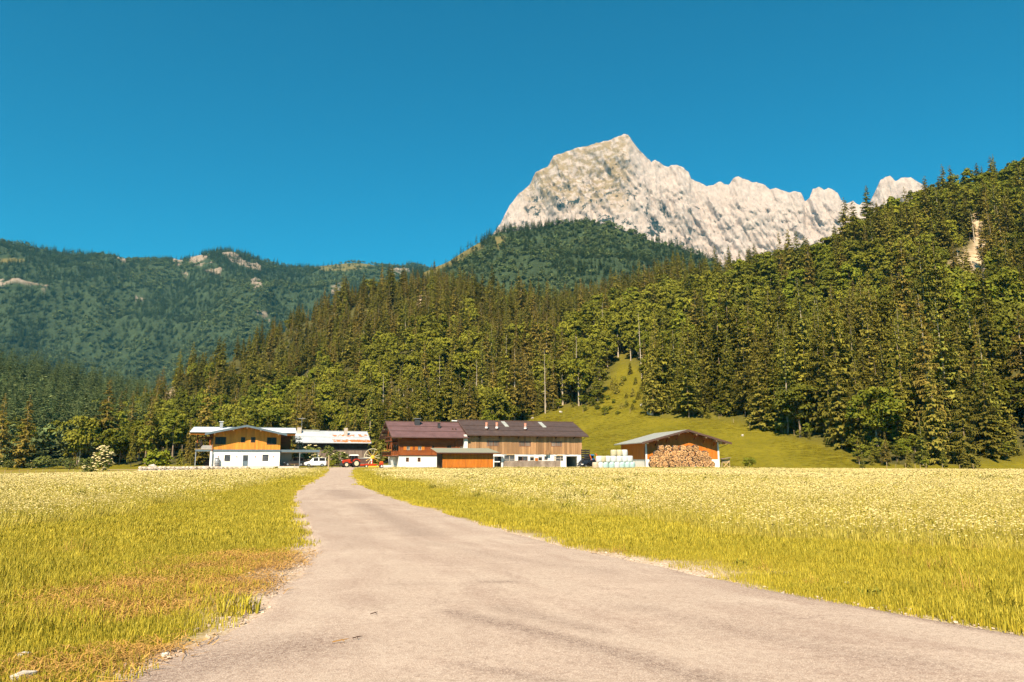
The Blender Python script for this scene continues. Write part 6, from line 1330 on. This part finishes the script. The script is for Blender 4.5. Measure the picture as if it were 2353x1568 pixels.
# ------------------------------------------------------------ grass, meadow flowers, straw, pebbles
def blade_patch(seed, n, rad, h0, h1, wd, lean=.45, mat_='grass_blade', flat=False, lo=0.0):
    q = np.random.RandomState(seed); a = q.uniform(0, 6.28, n); r = rad * np.sqrt(q.uniform(0, 1, n)); b = np.stack([r * np.cos(a), r * np.sin(a), np.full(n, -.02)], 1)
    h = q.uniform(h0, h1, n) * (1 - .35 * (r / rad) ** 2); d = q.uniform(0, 6.28, n); ln = q.uniform(.1, lean, n) * h; dr = np.stack([np.cos(d), np.sin(d), 0 * d], 1); e = d + 1.57 + q.uniform(-.6, .6, n); s = np.stack([np.cos(e), np.sin(e), 0 * e], 1) * (wd * q.uniform(.6, 1.3, n))[:, None]
    mid = b + dr * (ln * .35)[:, None]; mid[:, 2] = h * .55; tip = b + dr * ln[:, None]; tip[:, 2] = h * (.96 - .2 * (ln / h))
    if flat:
        L_ = q.uniform(.06, .26, n); mid = b + dr * (L_ * .5)[:, None]; tip = b + dr * L_[:, None]; b[:, 2] = q.uniform(.0, .03, n); mid[:, 2] = q.uniform(.005, .05, n); tip[:, 2] = q.uniform(0, .06, n)
    V = np.stack([b - s, b + s, mid + s * .75, mid - s * .75, tip], 1).reshape(-1, 3); k = np.arange(n)[:, None] * 5
    sh = np.clip(q.normal(.5, .24, n), lo, 1)
    return V, k + np.array([[0, 1, 2, 3]]), k + np.array([[3, 2, 4]]), np.repeat(sh, 5)
def patch_mesh(name, sets, umb=None):
    """sets: list of (V, quads, tris, shade, material)"""
    Vs, Q, T, S, mq, mt, mats, o = [], [], [], [], [], [], [], 0
    for V, q4, q3, s, m in sets:
        if m not in mats: mats.append(m)
        Vs.append(V); S.append(s); i = mats.index(m)
        if q4 is not None: Q.append(q4 + o); mq += [i] * len(q4)
        T.append(q3 + o); mt += [i] * len(q3); o += len(V)
    fl = ([np.concatenate(Q)] if Q else []) + [np.concatenate(T)]
    return np_mesh(name, np.concatenate(Vs), fl, mats, mq + mt, {'shade': np.concatenate(S)})
def umbels(seed, n, rad, h0, h1, size):
    q = np.random.RandomState(seed); a = q.uniform(0, 6.28, n); r = rad * np.sqrt(q.uniform(0, 1, n)); V, T, S = [], [], []; o = 0
    for i in range(n):
        h = q.uniform(h0, h1); c = np.array([r[i] * math.cos(a[i]), r[i] * math.sin(a[i]), h]); s = size * q.uniform(.6, 1.25); m = 7; tl = q.normal(0, .22, 2)
        ring = [c + [math.cos(2 * math.pi * k / m) * s * q.uniform(.6, 1.1), math.sin(2 * math.pi * k / m) * s * q.uniform(.6, 1.1), 0] for k in range(m)]
        ring = [p + [0, 0, (p[0] - c[0]) * tl[0] + (p[1] - c[1]) * tl[1] - .15 * s * q.rand()] for p in ring]
        V += [c + [0, 0, s * .3]] + ring + [c + [-.004, 0, -h], c + [.004, 0, -h]]; T += [(o, o + 1 + k, o + 1 + (k + 1) % m) for k in range(m)]; T.append((o, o + m + 1, o + m + 2)); sh = np.clip(q.normal(.55, .25), 0, 1); S += [sh] * (m + 3); o += m + 3
    return np.array(V), None, np.array(T), np.array(S)
def bp(seed, n, rad, h0, h1, wd, m='grass_blade', **k): return (*blade_patch(seed, n, rad, h0, h1, wd, mat_=m, **k), m)
GN_ = [patch_mesh('turf', [bp(400 + i, 330, .34, .03, .125, .0032)]) for i in range(5)] + [patch_mesh('turf', [bp(410 + i, 230, .34, .06, .20, .0038)]) for i in range(4)]
GMd = [patch_mesh('turf', [bp(420 + i, 420, .62, .05, .17, .0065)]) for i in range(4)]
GFr = [patch_mesh('turf', [bp(430 + i, 420, 1.3, .06, .2, .017)]) for i in range(3)]
def mead(seed, nb, nu, rad, wd, us_):
    return patch_mesh('meadow', [bp(seed, nb, rad, .12, .36, wd, 'meadow_blade'), (*umbels(seed + 5, nu, rad, .20, .42, us_), 'umbel')])
MN = [mead(500 + i, 330, 17, .5, .005, .026) for i in range(4)] + [mead(509, 340, 4, .5, .006, .026)]
MM = [mead(520 + i, 460, 36, .9, .011, .036) for i in range(4)] + [mead(529, 440, 12, .9, .012, .036)]
MF = [mead(540 + i, 560, 66, 1.8, .024, .062) for i in range(4)] + [mead(549, 560, 28, 1.8, .024, .06)]
STR_ = [patch_mesh('straw', [bp(560 + i, 46, .34, .05, .1, .005, 'straw', flat=True)]) for i in range(3)]
rs = np.random.RandomState(77)
def lattice(x0, x1, y0, y1, s):
    X, Y = np.meshgrid(np.arange(x0, x1, s), np.arange(y0, y1, s)); X = X + rs.uniform(-.5, .5, X.shape) * s; Y = Y + rs.uniform(-.5, .5, Y.shape) * s; X, Y = X.ravel(), Y.ravel()
    k = np.abs(X) < Y * .72 + 4; return X[k], Y[k]
def offl(y): return np.interp(y, [8, 10, 15, 27, 38, 65, 120, 160], [40, 7.5, 6.5, 5, 4, 2.2, 1.6, 1.5])
def offr(y): return np.interp(y, [11, 12.5, 15, 20, 28, 46, 100, 160], [40, 8, 6, 4.5, 4, 4.5, 4, 3])
def is_meadow(x, y):
    n = 1.3 * fbm(xyz(x * .3, y * .3), 2, 611)
    return ((LX(y) - x) > offl(y) + n) | ((x - RX(y)) > offr(y) + n)
def dry_at(x, y):
    d = np.zeros(len(x))
    for px_, py_, rx, ry in ((225, 565, 1.6, 2.2), (150, 588, 1.7, 1.5), (95, 610, 1.3, 1.1), (255, 585, 1.3, .9), (185, 655, 1.7, .55), (120, 668, 1.4, .5)):
        q = gpt(px_, py_); d = np.maximum(d, 1 - np.hypot((x - q.x) / rx, (y - q.y) / ry))
    return np.clip(d * 1.6 + .25 * fbm(xyz(x * .35, y * .35), 3, 3), 0, 1)
def put(name, X, Y, idx, meshes, smin, smax, label, cat, zo=0.0):
    n = len(X); Z = gz(X, Y) + zo; s = rs.uniform(smin, smax, n)
    return tag(scatter_obj(name, np.stack([X, Y, Z], 1), rs.uniform(0, 6.28, n), s, idx, meshes), label, cat, kind='stuff')
# verge grass
X, Y = lattice(-14, 16, 3.6, 15, .225); rd = rdist(X, Y); dr_ = dry_at(X, Y); n1 = fbm(xyz(X * .8, Y * .8), 3, 621)
gv = np.where(X < LX(Y), np.where(np.abs(Y - 13.5) < 4.5, .55, .26), np.where((Y < 7.2) & (X > 4), .7, np.where(np.abs(Y - 12.2) < 1.4, .75, .16)))
k = (rd > .10 + gv * (.5 + .9 * np.clip(n1 + .35, 0, 1))) & ~is_meadow(X, Y) & (rs.rand(len(X)) > dr_ * .68) & (rs.rand(len(X)) < .93)
X, Y, n1, rd = X[k], Y[k], n1[k], rd[k]; tall = (n1 > .28) | (rd > 3.4 + n1)
put('verge_grass', X, Y, np.where(tall, 5 + rs.randint(0, 4, len(X)), rs.randint(0, 5, len(X))), GN_, .75, 1.25, 'short sunlit grass along both sides of the road', 'grass')
X, Y = lattice(-26, 26, 15, 48, .46); rd = rdist(X, Y); k = (rd > .38 + .2 * rs.rand(len(X))) & ~is_meadow(X, Y); X, Y = X[k], Y[k]
put('roadside_grass', X, Y, rs.randint(0, 4, len(X)), GMd, .75, 1.25, 'mown grass strip between the road and the flower meadow', 'grass')
X, Y = lattice(-60, 40, 48, 150, .95); rd = rdist(X, Y); k = (rd > .9) & ~is_meadow(X, Y); X, Y = X[k], Y[k]
put('far_roadside_grass', X, Y, rs.randint(0, 3, len(X)), GFr, .75, 1.25, 'distant grass strip along the winding road', 'grass')
# flower meadow
def meadow(name, x0, x1, y0, y1, s, M, lab):
    X, Y = lattice(x0, x1, y0, y1, s); k = is_meadow(X, Y) & (rdist(X, Y) > 1.2); X, Y = X[k], Y[k]
    n = 1.3 * fbm(xyz(X * .10, Y * .045), 3, 631) + .28 * rs.normal(size=len(X)); idx = np.where(n > .30, 4, rs.randint(0, 4, len(X)))
    edge_ = ~is_meadow(X, Y - 1.6) | ~is_meadow(X + np.where(X < 0, 1, -1) * 1.2, Y); idx = np.where(edge_ & (rs.rand(len(X)) < .75), 4, idx)
    return put(name, X, Y, idx, M, .8, 1.2, lab, 'meadow')
meadow('meadow_flowers', -34, 34, 11, 34, .52, MN, 'tall grass with cream umbel flowers nearest the mown strip')
meadow('meadow_flowers', -64, 64, 34, 66, .92, MM, 'tall grass with cream umbel flowers in mid field')
meadow('meadow_flowers', -120, 125, 66, 143, 1.75, MF, 'tall grass with cream umbel flowers below the farm')
X, Y = lattice(-112, 118, 143, 153, 1.9); k = ~((X > -66) & (X < 50)) | ((Y < 145.5) & (X > -24) & (X < 46)); X, Y = X[k], Y[k]
k = (X > 50) | (X > -24); X, Y = X[k], Y[k]
put('field_edge_grass', X, Y, rs.randint(0, 5, len(X)), MF, .7, 1.0, 'pale grass along the far edge of the field', 'grass')
# rough grass that hides the foot of the pasture, garden and hedge
X, Y = lattice(-118, 120, 146, 168, 2.3); k = ((X < -66) | (X > 54)) & (Y > np.where(X > 0, 153, 147)); X, Y = X[k], Y[k]
put('pasture_grass', X, Y, rs.randint(0, 3, len(X)), GFr, .7, 1.3, 'green grass strip behind the fence posts', 'grass')
# broad leafed weeds in the verge
X, Y = lattice(-12, 15, 4.2, 16, .55); n1 = fbm(xyz(X * .7, Y * .7), 2, 681); k = (rdist(X, Y) > .5) & ~is_meadow(X, Y) & (rs.rand(len(X)) < np.clip(.10 + .4 * n1, .02, .4)); X, Y = X[k], Y[k]
put('verge_weeds', X, Y, rs.randint(0, 4, len(X)), [patch_mesh('weed', [bp(490 + i, 42, .13, .04, .15, .013, 'weed_blade', lean=1.2)]) for i in range(3)] + [patch_mesh('weed', [bp(495, 30, .2, .15, .36, .003, 'straw', lean=.7)])], .6, 1.3, 'scattered broad leaves and dry stalks in the roadside grass', 'weeds')
# tufts over the sloping pasture
X, Y = lattice(-20, 90, 160, 262, 1.35); Z = near_z(X, Y); px, py = proj(X, Y, Z); k = (in_poly(px, py, PASTURE) | in_poly(px, py, PASTURE2)) & (Z > gz(X, Y)); X, Y, Z = X[k], Y[k], Z[k]; n = len(X); big = fbm(xyz(X * .07, Y * .07), 3, 661)
tag(scatter_obj('pasture_tufts', np.stack([X, Y, Z], 1), rs.uniform(0, 6.28, n), np.clip(.55 + .6 * big + rs.uniform(-.15, .25, n), .25, 1.3), rs.randint(0, 3, n), [patch_mesh('pasture_turf', [bp(470 + i, 240, 1.0, .05, .24, .02, 'pasture_blade')]) for i in range(3)]), 'rough green turf on the sloping pasture behind the shed', 'grass', kind='stuff')
# taller weeds that stand out of the meadow
X, Y = lattice(-100, 110, 20, 141, 2.1); n1 = fbm(xyz(X * .06, Y * .03), 3, 671); k = is_meadow(X, Y) & (rdist(X, Y) > 1.5) & (rs.rand(len(X)) < np.clip(.06 + .55 * (n1 - .12), .01, .5)); X, Y = X[k], Y[k]
X2, Y2 = lattice(-100, 116, 139, 144.5, 1.2); k = ((X2 < -45) | (X2 > -20)) & (rs.rand(len(X2)) < .3) & (fbm(xyz(X2 * .2, Y2 * .2), 2, 677) > -.1); X, Y = np.concatenate([X, X2[k]]), np.concatenate([Y, Y2[k]])
put('meadow_weeds', X, Y, rs.randint(0, 3, len(X)), [patch_mesh('weed', [bp(480 + i, 70, .3, .25, .62, .02, 'weed_blade', lean=.9)]) for i in range(3)], .5, 1.2, 'taller green weeds standing among the cream meadow flowers', 'weeds')
# straw on the verge
X, Y = lattice(-9, 2, 3.8, 14, .2); d = dry_at(X, Y); k = (rdist(X, Y) > .15) & (rs.rand(len(X)) < np.clip(d * 1.1 - .08, 0, .9)); X, Y = X[k], Y[k]
put('straw_litter', X, Y, rs.randint(0, 3, len(X)), STR_, .8, 1.3, 'dry cut straw lying on the grass beside the road', 'straw', .02)
# pebbles on the gravel edge
def pebble(seed):
    m = rock_mesh(seed, 'pebble'); return m
PB = [pebble(700 + i) for i in range(5)]
X, Y = lattice(-10, 13, 3.6, 21, .075); rd = rdist(X, Y); n1 = fbm(xyz(X * .8, Y * .8), 3, 641)
wdt = np.where(X < LX(Y) + .5, np.where(np.abs(Y - 13.5) < 4.5, 1.15, .75), np.where((Y < 7.2) & (X > 4), .95, np.where(np.abs(Y - 12.2) < 1.4, 1.0, .22)))
k = (rd > -.06) & (rd < wdt * (.7 + .8 * n1)) & (rs.rand(len(X)) < .62); X, Y = X[k], Y[k]; n = len(X)
s = np.clip(rs.lognormal(-4.15, .45, n), .008, .045)
tag(scatter_obj('gravel_stones', np.stack([X, Y, gz(X, Y) + .012], 1), rs.uniform(0, 6.28, n), np.stack([s * 1.25, s, s * .7], 1), rs.randint(0, 5, n), PB, tilt=rs.normal(0, .3, (n, 2))), 'pale gravel along the broken edges of the road', 'gravel', kind='stuff')
# larger single stones, twigs
for i, (x, y, s, nm) in enumerate(((1110, 1222, .10, 'white stone lying on the gravel road edge beside the straw'), (160, 1228, .13, 'flat white stone in the grass at the gravel edge'), (928, 752, .06, 'small white stone on the dry orange straw patch'), (665, 852, .05, 'tiny white stone on the dry orange straw patch'), (150, 1385, .2, 'broad white stone at the lower gravel edge'), (1180, 752, .05, 'tiny pale stone between straw and green grass'))):
    q = gpt(x * .14875, 475 + y * .14875); b = tag(link('stone', rock_mesh(800 + i, 'white_stone')), nm, 'stone'); b.location = q + Vector((0, 0, s * .15)); b.scale = (s * .75, s * .55, s * .42); b.rotation_euler = (.1, 0, i)
for i, (x, y, s, nm) in enumerate(((1313, 722, .07, 'round white stone in the grass across the road'), (1515, 608, .06, 'small pale stone deep in the green grass across the road'), (1800, 748, .08, 'pale stone half hidden in grass near the gravel corner'), (930, 780, .05, 'white stone lying on the dark asphalt edge'), (128, 625, .05, 'small white stone on the pale asphalt edge'), (2105, 535, .05, 'yellowish stone beside the tall green grass tuft'))):
    q = gpt(625 + x * .1695, 462.5 + y * .1695); b = tag(link('stone', rock_mesh(820 + i, 'white_stone')), nm, 'stone'); b.location = q + Vector((0, 0, s * .3)); b.scale = (s * .8, s * .6, s * .55); b.rotation_euler = (.1, 0, i)
for i, (x, y, dx, L_, m, nm) in enumerate(((640, 1060, .9, .09, 'dark_wood', 'dark thin twig lying on the road'), (385, 1255, .8, .14, 'straw', 'pale curved straw stalk lying on the road'), (520, 1228, .5, .07, 'dark_wood', 'short brown twig touching the pale straw stalk'))):
    q = gpt(275 + x * .14875, 462.5 + y * .14875); o = tag(part('twig', None, lambda mb: (mb.tube((0, 0, .01), (L_ * .5, .02, .016), .005, n=5, m=m), mb.tube((L_ * .5, .02, .016), (L_, .07, .012), .005, .003, n=5, m=m), mb.tube((L_ * .6, .03, .014), (L_ * .7, -.03, .014), .003, n=4, m=m))), nm, 'twig'); o.location = q + Vector((0, 0, .05)); o.rotation_euler = (0, 0, dx - .5)
# tall tuft at the gravel corner
V = patch_mesh('tuft', [bp(901, 55, .26, .18, .5, .007, lean=.9)]); q = gpt(1005, 612); o = tag(link('grass_tuft', V), 'tall dark green grass tuft leaning beside the gravel corner', 'grass tuft'); o.location = q
V = patch_mesh('tuft', [bp(902, 110, .22, .12, .34, .008, lean=.9)]); q = gpt(238, 613); o = tag(link('grass_tuft', V), 'dark green broad bladed tuft on the verge beside the gravel edge', 'grass tuft'); o.location = q
# ------------------------------------------------------------ the air of the valley
hb = MB(); hb.box(-9100, 9100, -2100, 9100, -420, 1560, 'plaster'); hz = hb.build('haze'); hz.data.materials.clear()
hm_ = bpy.data.materials.new('haze_air'); hm_.use_nodes = True; n = hm_.node_tree.nodes; n.clear()
pv = n.new('ShaderNodeVolumePrincipled'); pv.inputs['Color'].default_value = (.14, .66, 1.0, 1); pv.inputs['Density'].default_value = 4.6e-5; pv.inputs['Anisotropy'].default_value = 0.0
ou = n.new('ShaderNodeOutputMaterial'); hm_.node_tree.links.new(pv.outputs[0], ou.inputs['Volume']); hz.data.materials.append(hm_); tag(hz, kind='stuff')
